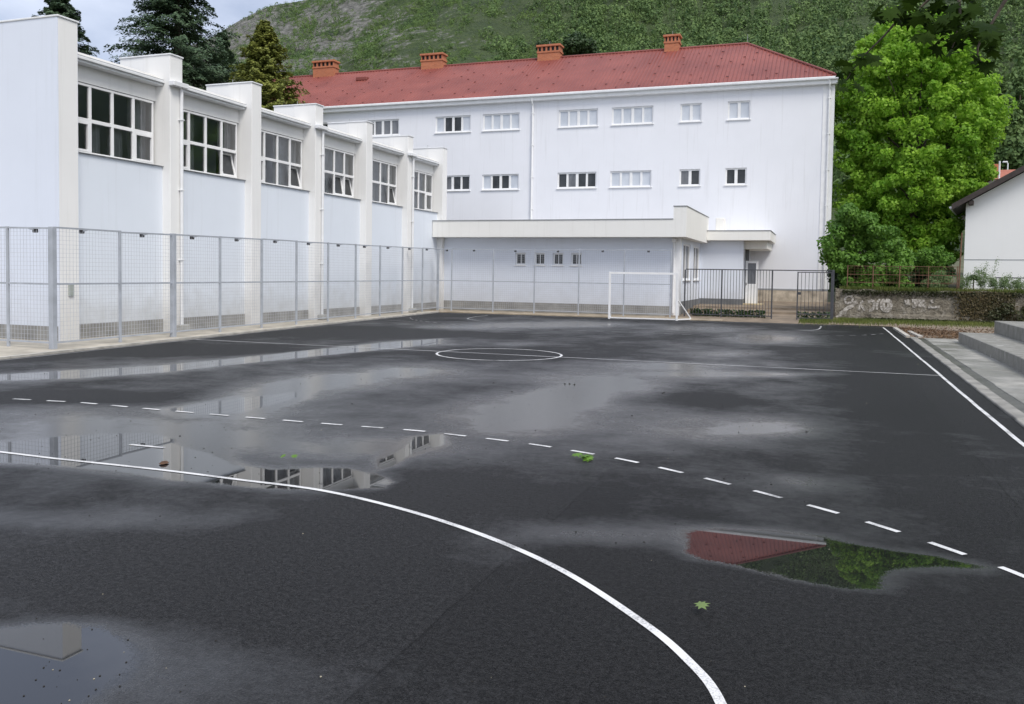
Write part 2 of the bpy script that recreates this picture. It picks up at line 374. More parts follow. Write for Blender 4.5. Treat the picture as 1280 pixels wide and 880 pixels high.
# ------------------------------------------------------------------ ground, court, water
g = MB().add([(-2500, -2500, -.02), (2500, -2500, -.02), (2500, 2500, -.02), (-2500, 2500, -.02)], [(0, 1, 2, 3)])
struct(g.build('ground', M_['ground']))

XR_COURT = lambda y: 2.55+.0085*(y-14)
def edge_left(y): return -16.10-.062*(y-13.2) if y > 13.2 else -16.10
def sdist(P, poly):                        # signed distance, positive inside (pixels measured, then mapped to the ground)
    x, y = P[:, 0], P[:, 1]; n = len(poly); dmin = np.full(len(P), 1e9); ins = np.zeros(len(P), bool)
    for i in range(n):
        (x0, y0), (x1, y1) = poly[i], poly[(i+1) % n]
        ex, ey = x1-x0, y1-y0; tt = np.clip(((x-x0)*ex+(y-y0)*ey)/(ex*ex+ey*ey+1e-12), 0, 1)
        dmin = np.minimum(dmin, np.hypot(x-x0-tt*ex, y-y0-tt*ey))
        if y0 != y1:
            c = ((y0 > y) != (y1 > y)) & (x < (x1-x0)*(y-y0)/(y1-y0)+x0); ins ^= c
    return np.where(ins, dmin, -dmin)
POOLS = [   # outlines of standing water measured on the photograph, (points, edge softness in metres)
 ([(858,664),(900,660),(960,662),(1027,670),(1060,679),(1120,689),(1165,694),(1195,701),(1225,706),(1240,709),(1228,712),(1190,709),(1150,709),(1118,712),(1103,722),(1106,738),(1060,737),(985,724),(920,708),(870,698),(856,690)], .16),
 ([(-60,560),(0,553),(60,547),(120,542),(185,541),(218,548),(226,557),(262,567),(300,582),(340,587),(400,584),(440,586),(480,594),(494,602),(480,611),(400,613),(330,611),(270,605),(215,601),(150,590),(80,583),(0,578),(-60,578)], .20),
 ([(-60,470),(0,468),(100,462),(200,457),(300,447),(400,436),(480,428),(552,423),(550,430),(480,437),(400,445),(300,455),(200,466),(100,473),(0,476),(-60,478)], .55),
 ([(-60,792),(0,785),(40,779),(85,778),(120,782),(150,794),(166,812),(160,835),(130,858),(90,885),(60,930),(-60,930)], .16),
 ([(518,546),(555,542),(557,556),(520,565),(492,582),(468,590),(474,575),(505,560)], .12),
 ([(206,512),(300,497),(345,493),(372,489),(374,496),(340,506),(300,516),(240,519)], .32),
]
FILM = [(960,535,75,15,.75),(1005,602,60,12,.45),(300,508,60,14,.5),(350,490,60,12,.6),(430,476,80,12,.7),(520,464,70,8,.7),(640,525,70,18,.6),(700,500,70,18,.8),(770,480,70,12,.7),(840,458,90,7,.9),(905,442,60,5,.5),(930,468,110,3.5,.9),
        (690,405,110,4,1.),(590,410,120,4,.6),(640,430,90,3,.3),(880,412,70,4,.7),(960,424,60,7,.7),(250,550,230,34,.45),(60,530,120,30,.4),(470,560,110,18,.4),(760,668,150,16,.65),(600,700,80,20,.3),
        (120,650,260,16,.35),(830,545,90,26,.35),(150,845,170,50,.45),(450,415,140,7,-.7),(1130,500,80,60,-.5),(640,443,75,7,-.5),(100,497,150,9,-.7),(560,605,110,16,-.35),(1130,420,70,10,-.7),(250,440,200,8,-.4),(620,485,60,7,-.4),(880,500,60,10,-.4),
        (460,740,420,60,-.5),(950,790,260,60,-.6),(500,520,520,75,.32)]
def build_court():
    xs = np.linspace(0, 1, 245)
    ys = np.concatenate([np.arange(-9, 2.4, .4), np.arange(2.4, 14, .065), np.arange(14, 38.45, .12), [38.45]])
    V = []; 
    for y in ys:
        a, b = edge_left(y), XR_COURT(y)
        V.append(np.stack([a+(b-a)*xs, np.full_like(xs, y), np.zeros_like(xs)], -1))
    V = np.concatenate(V); nx, ny = len(xs), len(ys)
    i = np.arange((ny-1)*nx).reshape(ny-1, nx)[:, :-1].ravel()
    f = np.stack([i, i+1, i+nx+1, i+nx], -1)
    o = link_mesh('court', V, f, M_['asphalt'])
    px, dep = proj(V); ok = dep > .3
    pool = np.zeros(len(V)); film = np.zeros(len(V))
    for poly, soft in POOLS:
        w = [G(*p)[:2] for p in poly]; d = sdist(V[:, :2], w)
        pool = np.maximum(pool, np.clip(.5+d/(2*soft), 0, 1))
    for cx, cy, rx, ry, s in FILM:
        e = np.exp(-(((px[:, 0]-cx)/rx)**2+((px[:, 1]-cy)/ry)**2)); film += np.where(ok, e*s*(1.15 if s > 0 else 1.), 0)
    film[ok & (V[:, 1] > 36.5)] -= .2
    for nme, arr in (('pool', pool), ('film', film)):
        at = o.data.attributes.new(nme, 'FLOAT', 'POINT'); at.data.foreach_set('value', arr.astype(np.float32))
    return struct(o)
build_court()
def strip(name, pts, w, m=None, z=.004, closed=False):
    p = np.array([q[:2] for q in pts], float); n = len(p)
    if closed: d = np.roll(p, -1, 0)-np.roll(p, 1, 0)
    else: d = np.gradient(p, axis=0)
    d /= np.linalg.norm(d, axis=1)[:, None]; nn = np.stack([-d[:, 1], d[:, 0]], -1)
    V = [(*q, z) for q in p+nn*w/2]+[(*q, z) for q in p-nn*w/2]
    fs = [(i, i+n, (i+1) % n+n, (i+1) % n) for i in range(n if closed else n-1)]
    return struct(MB().add(V, fs).build(name, m or M_['line']))
def smooth_curve(pts, k=8):
    p = np.array(pts, float); out = []
    q = np.vstack([2*p[0]-p[1], p, 2*p[-1]-p[-2]])
    for i in range(1, len(q)-2):
        for s in np.linspace(0, 1, k, endpoint=False):
            a, b, c, d = q[i-1], q[i], q[i+1], q[i+2]
            out.append(.5*((2*b)+(-a+c)*s+(2*a-5*b+4*c-d)*s*s+(-a+3*b-3*c+d)*s**3))
    return np.array(out+[p[-1]])
XC, YC = -7.33, 19.4
near = [G(x, y)[:2] for x, y in ((0,572),(100,577),(200,587.5),(300,600),(400,613),(500,636),(600,668),(700,712),(800,776),(860,826),(901,880))]
near = [np.array([XC, 6.62])]+[p for p in near if p[0] > -6.6]+[np.array([-.2, 3.2]), np.array([-.12, 2.2]), np.array([-.1, .9])]
half = smooth_curve(near); full = np.vstack([(np.array([2*XC, 0])+half*[-1, 1])[::-1], half[1:]])
strip('goal_area_line', full, .053)
flip = full*[1, -1]+[0, 2*YC-.9]
strip('far_goal_area_line', flip[(flip[:, 1] < 38.2)], .06, M_['line_worn'])
dash = [G(x, y)[:2] for x, y in ((416,530.5),(520,538.5),(570,544),(622,550),(675,557),(730,566),(785,576),(843,589),(905,604),(970,621),(1040,640),(1116,663),(1198,691),(1275,719))]
dash = [np.array([XC, 9.48])]+[p for p in dash if p[0] > -5.9]+[np.array([1.75, 5.7]), np.array([2.15, 4.9])]
dh = smooth_curve(dash, 14)
def dashes(name, pts, m, on=.27, off=.29, w=.055):
    seg = np.linalg.norm(np.diff(pts, axis=0), axis=1); s = np.concatenate([[0], np.cumsum(seg)]); mb = MB(); k_ = np.argmin(np.hypot(pts[:, 0]+2.05, pts[:, 1]-8.98)); t0 = s[k_] % (on+off)
    while t0+on < s[-1]:
        tt = np.linspace(t0, t0+on, 4); p = np.stack([np.interp(tt, s, pts[:, 0]), np.interp(tt, s, pts[:, 1])], -1)
        d = np.gradient(p, axis=0); d /= np.linalg.norm(d, axis=1)[:, None]; nn = np.stack([-d[:, 1], d[:, 0]], -1)
        mb.add([(*q, .0045) for q in p+nn*w/2]+[(*q, .0045) for q in p-nn*w/2], [(i, i+4, i+5, i+1) for i in range(3)]); t0 += on+off
    return struct(mb.build(name, m))
dfull = np.vstack([(np.array([2*XC, 0])+dh*[-1, 1])[::-1], dh[1:]])
# shift so that a dash falls where the photo shows one
dashes('dashed_line', dfull, M_['line'], .30, .275)
strip('penalty_mark', [(-7.16, 7.475), (-6.9, 7.48), (-6.70, 7.48)], .06)
dfar = dfull*[1, -1]+[0, 2*YC-.3]
dashes('far_dashed_line', dfar[dfar[:, 1] < 38], M_['line_worn'], .3, .3)
a = np.linspace(0, 2*math.pi, 97)[:-1]
strip('centre_circle', [(-7.33+1.5*math.cos(t), 19.42+1.5*math.sin(t)) for t in a], .055, M_['line'], closed=True)
strip('centre_line', [(x, 19.4) for x in np.linspace(edge_left(19)+.2, 2.25, 30)], .06, M_['line_mid'], z=.0055)
wob = np.convolve(rng.normal(0, .02, 64), np.ones(5)/5, 'valid')
strip('side_line', [(2.27+wob[i]-.0015*(y-20), y) for i, y in enumerate(np.linspace(-3, 37.6, 60))], .06, z=.006)
strip('far_side_line', [(edge_left(y)+.17, y) for y in np.linspace(-3, 37.6, 40)], .05, M_['line_worn'], z=.006)
strip('end_line', [(x, 37.7) for x in np.linspace(edge_left(37.7)+.1, 2.3, 40)], .05, M_['line_worn'], z=.0065)
strip('goal_line', [(x, .9) for x in np.linspace(-16, 2.2, 20)], .05, z=.0065)

# pavements and kerbs
mb = MB()
ysl = np.concatenate([np.linspace(-9, 13.2, 12), np.linspace(13.5, 39.3, 30)])
for i in range(len(ysl)-1):
    y0, y1 = ysl[i], ysl[i+1]; a0, a1 = edge_left(y0), edge_left(y1)
    mb.add([(a0-.13, y0, .045), (a1-.13, y1, .045), (-30, y1, .045), (-30, y0, .045)], [(0, 1, 2, 3)])
struct(mb.build('pavement', simple('pale_paving', (.42, .385, .32), .85, .3, 1.3, .4, 30)))
mb = MB()
for i in range(len(ysl)-1):
    y0, y1 = ysl[i], ysl[i+1]-.012; a0, a1 = edge_left(y0), edge_left(y1); h = .05+random.uniform(-.004, .006)
    mb.add([(a0, y0, -.01), (a1, y1, -.01), (a1-.13, y1, -.01), (a0-.13, y0, -.01), (a0, y0, h), (a1, y1, h), (a1-.13, y1, h), (a0-.13, y0, h)],
           [(0, 1, 5, 4), (4, 5, 6, 7), (2, 3, 7, 6), (1, 2, 6, 5), (3, 0, 4, 7)])
struct(mb.build('kerb', M_['kerb']))
mb = MB().box(edge_left(38.5)-3, -5.6, 38.45, 40.65, -.02, .05); mb.box(-5.598, -4.2, 38.5, 40.0, -.02, .035)
struct(mb.build('back_pavement', simple('tan_paving', (.36, .30, .22), .85, .35, 1.5, .4, 20)))
# rising earth path behind the gate
mb = MB(); prof = [(38.45, -.012), (41, .12), (43, .2), (43.02, .3), (45, .34), (45.02, .42), (48, .46), (52.5, .58)]
for (y0, z0), (y1, z1) in zip(prof[:-1], prof[1:]): mb.add([(-6.9, y0, z0), (.6, y0, z0), (.6, y1, z1), (-6.9, y1, z1)], [(0, 1, 2, 3)])
struct(mb.build('path', M_['soil']))
# right-hand slab, gutter and kerb
mb = MB()
for k in range(22):
    y0, y1 = -8+k*1.8, -8+(k+1)*1.8-.014
    if y0 > 31.2: break
    y1 = min(y1, 31.4); a = XR_COURT(y0)
    mb.bbox(a+.01, a+.22, y0, y1, -.05, .035+random.uniform(-.006, .008), .012)
struct(mb.build('right_kerb', simple('wet_kerb_stone', (.25, .24, .215), .55, .35, 2.2, .35, 40)))
mb = MB().add([(XR_COURT(y)+d, y, z) for y in (-8, 31.4) for d, z in ((.2, -.012), (.46, .0))], [(0, 1, 3, 2)]); struct(mb.build('gutter_channel', simple('wet_dark_gutter', (.085, .083, .075), .35, .5, 2.5, .5, 30)))
mb = MB()
for k in range(14):
    y0, y1 = -8+k*2.9, -8+(k+1)*2.9-.02
    y1 = min(y1, 31.5)
    if y0 > 31: break
    mb.bbox(XR_COURT(y0)+.45, 4.1, y0, y1, -.05, .012+random.uniform(-.004, .004), .01)
struct(mb.build('right_pavement', M_['slab']))
mb = MB()
for p, q in (((2.66, 31.6), (2.62, 36.8)), ((3.05, 31.7), (2.95, 34.6))):
    for k in range(3):
        s0, s1 = k/3, (k+1)/3-.01; mb.bar((p[0]+(q[0]-p[0])*s0, p[1]+(q[1]-p[1])*s0, .02), (p[0]+(q[0]-p[0])*s1, p[1]+(q[1]-p[1])*s1, .02), .14, .1)
struct(mb.build('far_kerb', M_['kerb']))
mb = MB().add([(2.62, 31.4, .006), (8, 31.4, .01), (12, 42.6, .1), (.3, 42.6, .1), (.3, 38.5, .01), (2.62, 38.5, .006)], [(0, 1, 2, 3, 4, 5)])
struct(mb.build('verge', M_['soil']))

# ------------------------------------------------------------------ foliage tools
def quads(cent, size, asp=1.0, nrm=None, jitter=1.0, fold=.25):
    """leaf quads: two triangles' worth of face each, random orientation biased to nrm"""
    n = len(cent); cent = np.asarray(cent, float)
    d = rng.normal(size=(n, 3)); d /= np.linalg.norm(d, axis=1)[:, None]
    if nrm is not None: d = nrm+d*jitter; d /= np.linalg.norm(d, axis=1)[:, None]
    a = np.cross(d, rng.normal(size=(n, 3))); a /= np.linalg.norm(a, axis=1)[:, None]+1e-9; b = np.cross(d, a)
    s = np.broadcast_to(np.asarray(size, float), (n,))[:, None]*rng.uniform(.7, 1.3, (n, 1))
    V = np.stack([cent-a*s*asp*.5-b*s*.18, cent+b*s*.0-b*s*.5+d*s*fold*.3, cent+a*s*asp*.5+b*s*.05, cent+b*s*.5-d*s*fold*.2], 1).reshape(-1, 3)
    f = np.arange(4*n).reshape(n, 4); return V, f
def blades(cent, hgt, w, lean=.5):
    n = len(cent); cent = np.asarray(cent, float); az = rng.uniform(0, 2*math.pi, n)
    h = np.broadcast_to(hgt, (n,))*rng.uniform(.5, 1.3, n); ln = rng.uniform(0, lean, n)*h
    s = np.stack([np.cos(az), np.sin(az), 0*az], -1); l = np.stack([np.cos(az+1.5), np.sin(az+1.5), 0*az], -1)
    top = cent+np.stack([0*h, 0*h, h], -1)+l*ln[:, None]; mid = cent+np.stack([0*h, 0*h, h*.55], -1)+l*ln[:, None]*.35
    V = np.stack([cent-s*w/2, cent+s*w/2, mid+s*w*.4, top], 1).reshape(-1, 3); f = np.arange(4*n).reshape(n, 4); return V, f
def cat(parts):
    V = []; Fc = []; o = 0
    for v, f in parts: V.append(v); Fc.append(f+o); o += len(v)
    return np.concatenate(V), np.concatenate(Fc)
def clumps(centers, radii, per, size, flat=.75, nb=.9):
    P = []
    NR = []
    for c, r in zip(centers, radii):
        d = rng.normal(size=(per, 3)); d /= np.linalg.norm(d, axis=1)[:, None]; d[:, 2] *= flat
        rr = r*rng.uniform(.45, 1.05, (per, 1))**.6
        P.append(np.array(c)+d*rr); NR.append(d+np.array([0, 0, .5]))
    P = np.concatenate(P); NR = np.concatenate(NR); return quads(P, size, .8, NR, nb)

# ------------------------------------------------------------------ hill
_nc = {}
def vnoise2(x, y, seed):
    if seed not in _nc: _nc[seed] = np.random.default_rng(seed).random((256, 256))
    r = _nc[seed]; xi, yi = np.floor(x).astype(int), np.floor(y).astype(int)
    fx, fy = x-xi, y-yi; fx = fx*fx*(3-2*fx); fy = fy*fy*(3-2*fy)
    g = lambda i, j: r[(xi+i) % 256, (yi+j) % 256]
    return (g(0,0)*(1-fx)+g(1,0)*fx)*(1-fy)+(g(0,1)*(1-fx)+g(1,1)*fx)*fy
def fbm(x, y, o, seed, gain=.5):
    s = 0; a = 1; t = 0
    for k in range(o): s = s+a*vnoise2(x*2**k+17*k, y*2**k+31*k, seed+k); t += a; a *= gain
    return s/t
AZ = np.array([-100,-75,-60,-52,-46,-42,-38.8,-37.4,-35.5,-33.7,-30,-24,-15,0,15,40,70,100,125])
EL = np.array([2.,3.5,6.,8.3,10.8,12.8,14.1,15.1,16.1,16.6,18.2,21.,23,23,21.5,19,16,10,5])
R0, R1 = 130., 900.
def hill_z(az, r):
    el = np.interp(az, AZ, EL); s = np.clip((r-R0)/(R1-R0), 0, 1)
    e = el*(s**.62)*(1-.06*np.sin(s*math.pi)); z = r*np.tan(np.radians(e))
    x, y = r*np.sin(np.radians(az)), r*np.cos(np.radians(az))
    n = fbm(x/140+50, y/140+50, 5, 3)-.5; gul = np.abs(fbm(az/5.+40, r/420+9, 4, 11)-.5)*2
    return z+s*(1-s*.75)*(n*70-gul*22), x, y
def build_hill():
    az = np.linspace(-100, 125, 560); r = R0+(R1-R0)*np.linspace(0, 1, 150)**1.25
    A, R_ = np.meshgrid(az, r); Z, X, Y = hill_z(A, R_)
    rk = fbm(X/26+80, Y/26+80, 5, 41, .6); s = np.clip((R_-R0)/(R1-R0), 0, 1)
    rock = np.clip((s-.45)*1.1, -.3, .45)+np.clip((-A-27)/14, -.75, .30)+(rk-.5)*1.3
    rock = np.where(A > -8, rock-.6, rock)
    Z = Z+np.clip(rock+.2, 0, 1)*((rk-.5)*60-np.abs(rk-.55)*60)*s*(1-s)*2
    back = R_[-1:]*1.25; Zb = Z[-1:]*.9
    V = np.stack([X, Y, Z-1.5*(s <= 0)], -1)
    V = np.concatenate([V, np.stack([X[-1:]*1.25, Y[-1:]*1.25, Zb*.8], -1)], 0); nr, na = V.shape[:2]
    i = np.arange((nr-1)*na).reshape(nr-1, na)[:, :-1].ravel(); f = np.stack([i, i+1, i+na+1, i+na], -1)
    o = link_mesh('hill', V.reshape(-1, 3), f, M_['hill'], smooth=True)
    at = o.data.attributes.new('rock', 'FLOAT', 'POINT'); at.data.foreach_set('value', np.concatenate([rock, rock[-1:]], 0).ravel().astype(np.float32))
    struct(o)
    # wooded slopes: far-off forest and scrub that read as one mass
    def scatter(name, n, azr, sr, hgt, mat, dens, nq, cone, qs):
        a = rng.uniform(azr[0], azr[1], n*14); sv = rng.uniform(sr[0], sr[1], n*14)**.85; rr = R0+(R1-R0)*sv
        k_ = rng.random(n*14) < dens(a, sv); a, rr = a[k_][:n], rr[k_][:n]; n = len(a)
        z, x, y = hill_z(a, rr); P = np.stack([x, y, z], -1); Hh = hgt*rng.uniform(.5, 1.4, n)
        idx = np.repeat(np.arange(n), nq); u = rng.uniform(0, 1, n*nq)
        rad = (Hh[idx]*(.26*(1-u)+.03) if cone else Hh[idx]*.5*np.sqrt(np.clip(1-(2*u-1)**2, 0.05, 1)))
        th = rng.uniform(0, 2*math.pi, n*nq); k = np.sqrt(rng.uniform(.3, 1, n*nq))*(1+.25*np.sin(th*3+idx))
        C = np.stack([P[idx, 0]+np.cos(th)*rad*k, P[idx, 1]+np.sin(th)*rad*k, P[idx, 2]-.5+Hh[idx]*(u*(1. if cone else .8))], -1)
        NR = np.stack([np.cos(th), np.sin(th), .6+0*th], -1)
        V, f = quads(C, Hh[idx]*qs, .9, NR, .7)
        return struct(link_mesh(name, V, f, mat), 'stuff')
    dn = lambda a, s: np.clip(vnoise2(a/3.+9, s*7+5, 77)*1.8-.25+np.where(a > -18, .35, -.15)-np.where((s > .7) & (a < -22), .25, 0), .05, 1)
    scatter('forest', 4200, (-22, 32), (.08, .98), 8.5, M_['forest'], dn, 70, False, .15)
    scatter('pine_forest', 3000, (-20, 32), (.05, .95), 10.5, M_['forest'], dn, 60, True, .11)
    scatter('scrub', 15000, (-42, -10), (.05, 1.), 2.6, M_['scrub'], lambda a, s: np.clip(vnoise2(a*1.3+9, s*24+5, 78)*2.2-.75, .03, 1), 20, False, .24)
    scatter('dark_scrub', 4500, (-42, -12), (.03, 1.), 3.8, M_['forest'], lambda a, s: np.clip(vnoise2(a*.9+19, s*15+5, 79)*2.4-1.0, .02, 1), 26, False, .2)
    scatter('side_forest', 2600, (32, 110), (.05, .9), 11., M_['forest'], dn, 26, False, .26)
build_hill()

# ------------------------------------------------------------------ facade helper
def facade(mb, O, U, Nn, W, Hh, holes, depth):
    """vertical rectangle at O spanned by U (horizontal unit) and Z with rectangular holes (u0,u1,z0,z1) and reveals going inward"""
    O, U, Nn = (np.array(q, float) for q in (O, U, Nn)); Zv = np.array([0, 0, 1.])
    us = sorted({0., W, *[h[0] for h in holes], *[h[1] for h in holes]}); zs = sorted({0., Hh, *[h[2] for h in holes], *[h[3] for h in holes]})
    P = lambda u, z, d=0.: O+U*u+Zv*z-Nn*d
    for i in range(len(us)-1):
        for j in range(len(zs)-1):
            cu, cz = (us[i]+us[i+1])/2, (zs[j]+zs[j+1])/2
            if any(h[0] < cu < h[1] and h[2] < cz < h[3] for h in holes): continue
            mb.add([P(us[i], zs[j]), P(us[i+1], zs[j]), P(us[i+1], zs[j+1]), P(us[i], zs[j+1])], [(0, 1, 2, 3)])
    for u0, u1, z0, z1 in holes:
        for a, b in (((u0, z0), (u1, z0)), ((u1, z0), (u1, z1)), ((u1, z1), (u0, z1)), ((u0, z1), (u0, z0))):
            mb.add([P(*a), P(*b), P(*b, depth), P(*a, depth)], [(0, 1, 2, 3)])
    return mb

# ------------------------------------------------------------------ gymnasium (left)
XL, XLOW, XWIN = -18.41, -18.70, -18.96
gym = thing('gymnasium', (XL, 29, 0), 'white gymnasium with tall pilasters and a row of high gridded windows, left of the court', 'building')
PW = 3.893
pil_r = [17.48+PW*k for k in range(7)]                  # far edge of each pilaster
pil = [(r-(.62 if k == 0 else .53), r) for k, r in enumerate(pil_r)]
TOP = 8.27
# end wall and rear body
mb = MB().box(-42, XL-.002, pil[0][0]-.012, pil[0][1]-.004, 0, TOP-.003); e = mb.build('end_wall', M_['gymend_shaded'], gym)
cp = MB().bbox(-42.02, XL+.03, pil[0][0]-.035, pil[0][1]+.03, TOP, TOP+.05, .01).build('capping', M_['white_trim'], e)
MB().box(-42, XL-.05, pil[0][0]-.03, pil[0][0]-.013, 0, .42).build('end_plinth', M_['plinth'], gym)
mb = MB()
for k in range(6): mb.box(-19.4, XLOW, pil[k][1], pil[k+1][0], .0, 4.98)
mb.box(-42, -25, pil[0][1], pil[6][1], 0, 7.2); mb.box(-24.998, -19.401, pil[0][1], pil[6][1], 0, 4.8); mb.box(-24.998, -19.51, pil[0][1], pil[6][1], 7.25, 7.36); mb.build('wall', M_['wall_gym'], gym)
mb = MB()
for k in range(6): mb.box(XLOW-.1, XLOW+.014, pil[k][1]+.002, pil[k+1][0]-.002, 0, .43)
mb.build('plinth', M_['plinth'], gym)
mb = MB()
for k in range(6): mb.box(-19.5, XWIN+.02, pil[k][1], pil[k+1][0], 6.93, 7.36)
mb.build('lintel', M_['pilaster'], gym)
# low sloping roof edge between the fins
mb = MB()
for k in range(6):
    mb.prism([(-18.68, 7.56), (-19.15, 7.76), (-19.3, 7.76), (-19.3, 7.52), (-18.68, 7.52)], 'y', pil[k][1]+.003, pil[k+1][0]-.003)
mb.build('roof_edge', plaster('roof_edge_coating', (.60, .59, .56), .5), gym)
mb = MB()
for k in range(6):
    a, b = pil[k][1]+.004, pil[k+1][0]-.004; mb.box(-18.76, -18.63, a, b, 7.517, 7.545); mb.box(-18.99, -18.67, a, b, 7.436, 7.4395)
mb.build('gutter_joint', M_['capmetal'], gym)
MB().add([(-19.3, pil[0][1], 7.78), (-42, pil[0][1], 8.0), (-42, pil[6][1], 8.0), (-19.3, pil[6][1], 7.78)], [(0, 1, 2, 3)]).build('roof', M_['capmetal'], gym)
for k, (a, b) in enumerate(pil):
    mb = MB().bbox(XLOW-.7, XL, a, b, 0, TOP, .012)
    if k: mb.box(-20.3, XLOW-.698, a+.01, b-.01, 7.3, TOP-.004)
    p = mb.build('pilaster', M_['pilaster'], gym)
    if k:
        MB().bbox(-20.32, XL+.03, a-.025, b+.025, TOP, TOP+.045, .01).build('capping', M_['white_trim'], p)
        w = MB(); x = -19.4                                    # lightning wire holders on the caps
        w.bar((x, (a+b)/2, TOP+.04), (x, (a+b)/2, TOP+.22), .012); w.build('lightning_rod', M_['capmetal'], p)
for k in range(6):
    a, b = pil[k][1], pil[k+1][0]
    mb = MB().bbox(-19.0, -18.60, a+.003, b-.003, 7.44, 7.515, .01); mb.bbox(-19.0, -18.66, a+.003, b-.003, 7.37, 7.436, .01)
    mb.build('gutter', M_['white_trim'], gym)
def tilt_sash(parent, y0, y1, z0, z1, x, ang):
    """bottom-hung sash leaning in at the top"""
    fr = MB(); w = .055
    def rot(yy, zz, dx): 
        s = zz-z0; return (x-math.sin(ang)*s+dx*math.cos(ang), yy, z0+math.cos(ang)*s+dx*math.sin(ang))
    for (ya, yb, za, zb) in ((y0, y1, z0, z0+w), (y0, y1, z1-w, z1), (y0, y0+w, z0+w, z1-w), (y1-w, y1, z0+w, z1-w)):
        vs = [rot(yy, zz, dd) for dd in (-.03, .03) for yy, zz in ((ya, za), (yb, za), (yb, zb), (ya, zb))]
        fr.add(vs, [(0, 1, 2, 3), (7, 6, 5, 4), (0, 4, 5, 1), (1, 5, 6, 2), (2, 6, 7, 3), (3, 7, 4, 0)])
    fr.build('sash', M_['white'], parent)
    MB().add([rot(y0+w, z0+w, 0), rot(y1-w, z0+w, 0), rot(y1-w, z1-w, 0), rot(y0+w, z1-w, 0)], [(0, 1, 2, 3)]).build('sash_pane', M_['glass'], parent)
CURT = []
for k in range(6):
    a, b = pil[k][1]+.12, pil[k+1][0]-.10; w = (b-a)/4
    CURT.append({0: [(b-w*.95, b-.03), (a+w*1.1, a+w*1.75), (a+w*2.1, a+w*2.8)], 1: [(b-w*.9, b), (a, a+w*.6), (a+w*1.05, a+w*1.7)], 2: [(b-w*1.9, b), (a, a+w*.8)], 3: [(a+w*.2, b)], 4: [(a+w*.9, b)], 5: [(a+w*1.1, b), (a, a+w*.4)]}[k])
for k in range(6):
    a, b = pil[k][1]+.12, pil[k+1][0]-.10; z0, z1 = 5.0, 6.9; zm = 5.93; n = 4; w = (b-a)/n
    x = XWIN
    mb = MB(); t = .045
    mb.bbox(x-.06, x+.03, a, b, z0, z0+.08, .006); mb.bbox(x-.06, x+.03, a, b, z1-.06, z1, .006)
    for i in range(n+1):
        yy = a+w*i; yy0, yy1 = max(a, yy-t), min(b, yy+t); mb.bbox(x-.055, x+.027, yy0, yy1, z0+.08, z1-.06, .006)
    for i in range(n):
        mb.bbox(x-.05, x+.024, a+w*i+t, a+w*(i+1)-t, zm-.05, zm+.05, .006)
    openset = {1: [3], 2: [3], 3: [2, 3], 4: [3]}.get(k, [])
    inner = [i for i in (0, 3) if i not in openset]
    for i in inner:                                        # closed casements show a second frame
        y0, y1 = a+w*i+t, a+w*(i+1)-t
        for q in ((y0, y1, z0+.08, z0+.14), (y0, y1, zm-.11, zm-.05), (y0, y0+.05, z0+.14, zm-.11), (y1-.05, y1, z0+.14, zm-.11)): mb.box(x-.04, x+.036, *q)
    win = mb.build('window', M_['white'], gym)
    pm = MB()
    for i in range(n):
        for j in range(2):
            if j == 0 and i in openset: continue
            y0, y1 = a+w*i+t*.5, a+w*(i+1)-t*.5; za, zb = (z0+.05, zm-.03) if j == 0 else (zm+.03, z1-.04)
            dx = random.uniform(-.004, .004)
            pm.add([(x-.02+dx, y0, za), (x-.02, y1, za), (x-.02-dx, y1, zb), (x-.02, y0, zb)], [(0, 1, 2, 3)])
    pm.build('pane', M_['thinglass'], win)
    for i in openset: tilt_sash(win, a+w*i+t, a+w*(i+1)-t, z0+.08, zm-.05, x-.015, math.radians(13 if i == 3 else 9))
    # dim hall and curtains; some curtains added to lighten panes like grey reflections
    for (c0, c1) in CURT[k]:
        cm = MB(); ny = 24; zs_ = [z0+.02, z1-.02 if k else (z1-.02 if c1 > b-.1 else zm)]
        vs = [(x-.25-.05*math.sin(i*1.7), c0+(c1-c0)*i/ny, z) for i in range(ny+1) for z in zs_]
        cm.add(vs, [(2*i, 2*i+2, 2*i+3, 2*i+1) for i in range(ny)])
        cm.build('curtain', M_['curtain'], win)
    MB().bbox(XLOW-.29, XLOW+.06, pil[k][1]+.003, pil[k+1][0]-.003, 4.985, 5.0, .004).build('sill', M_['capmetal'], win)
for k in (0, 1, 2, 3, 4):
    c = (pil[k][1]+pil[k+1][0])/2; MB().bbox(-21.2, -21.05, c-.75, c+.75, 6.5, 6.6, .02).build('tube_lamp', M_['white'], gym)
for k in (1, 3, 5):
    a, b = pil[k]
    mb = MB().tube([(XL+.07, b-.12, .25), (XL+.07, b-.12, 7.4)], .05, 10)
    for z in (2.2, 4.3, 6.4): mb.bbox(XL, XL+.13, b-.19, b-.05, z, z+.03, .004)
    d = mb.build('downpipe', M_['white_trim'], gym)
    MB().bbox(XL+.002, XL+.2, a-.06, b+.05, 7.36, 7.50, .012).build('hopper', M_['white_trim'], d)
    MB().bbox(XL+.003, XL+.25, b-.35, b+.05, .045, .25, .02).build('drain_block', M_['concrete'], d)
MB().bbox(XL+.001, XL+.05, 17.12, 17.27, 1.2, 1.52, .008).build('meter_box', simple('grey_green_box', (.33, .36, .33), .5, .08), gym)

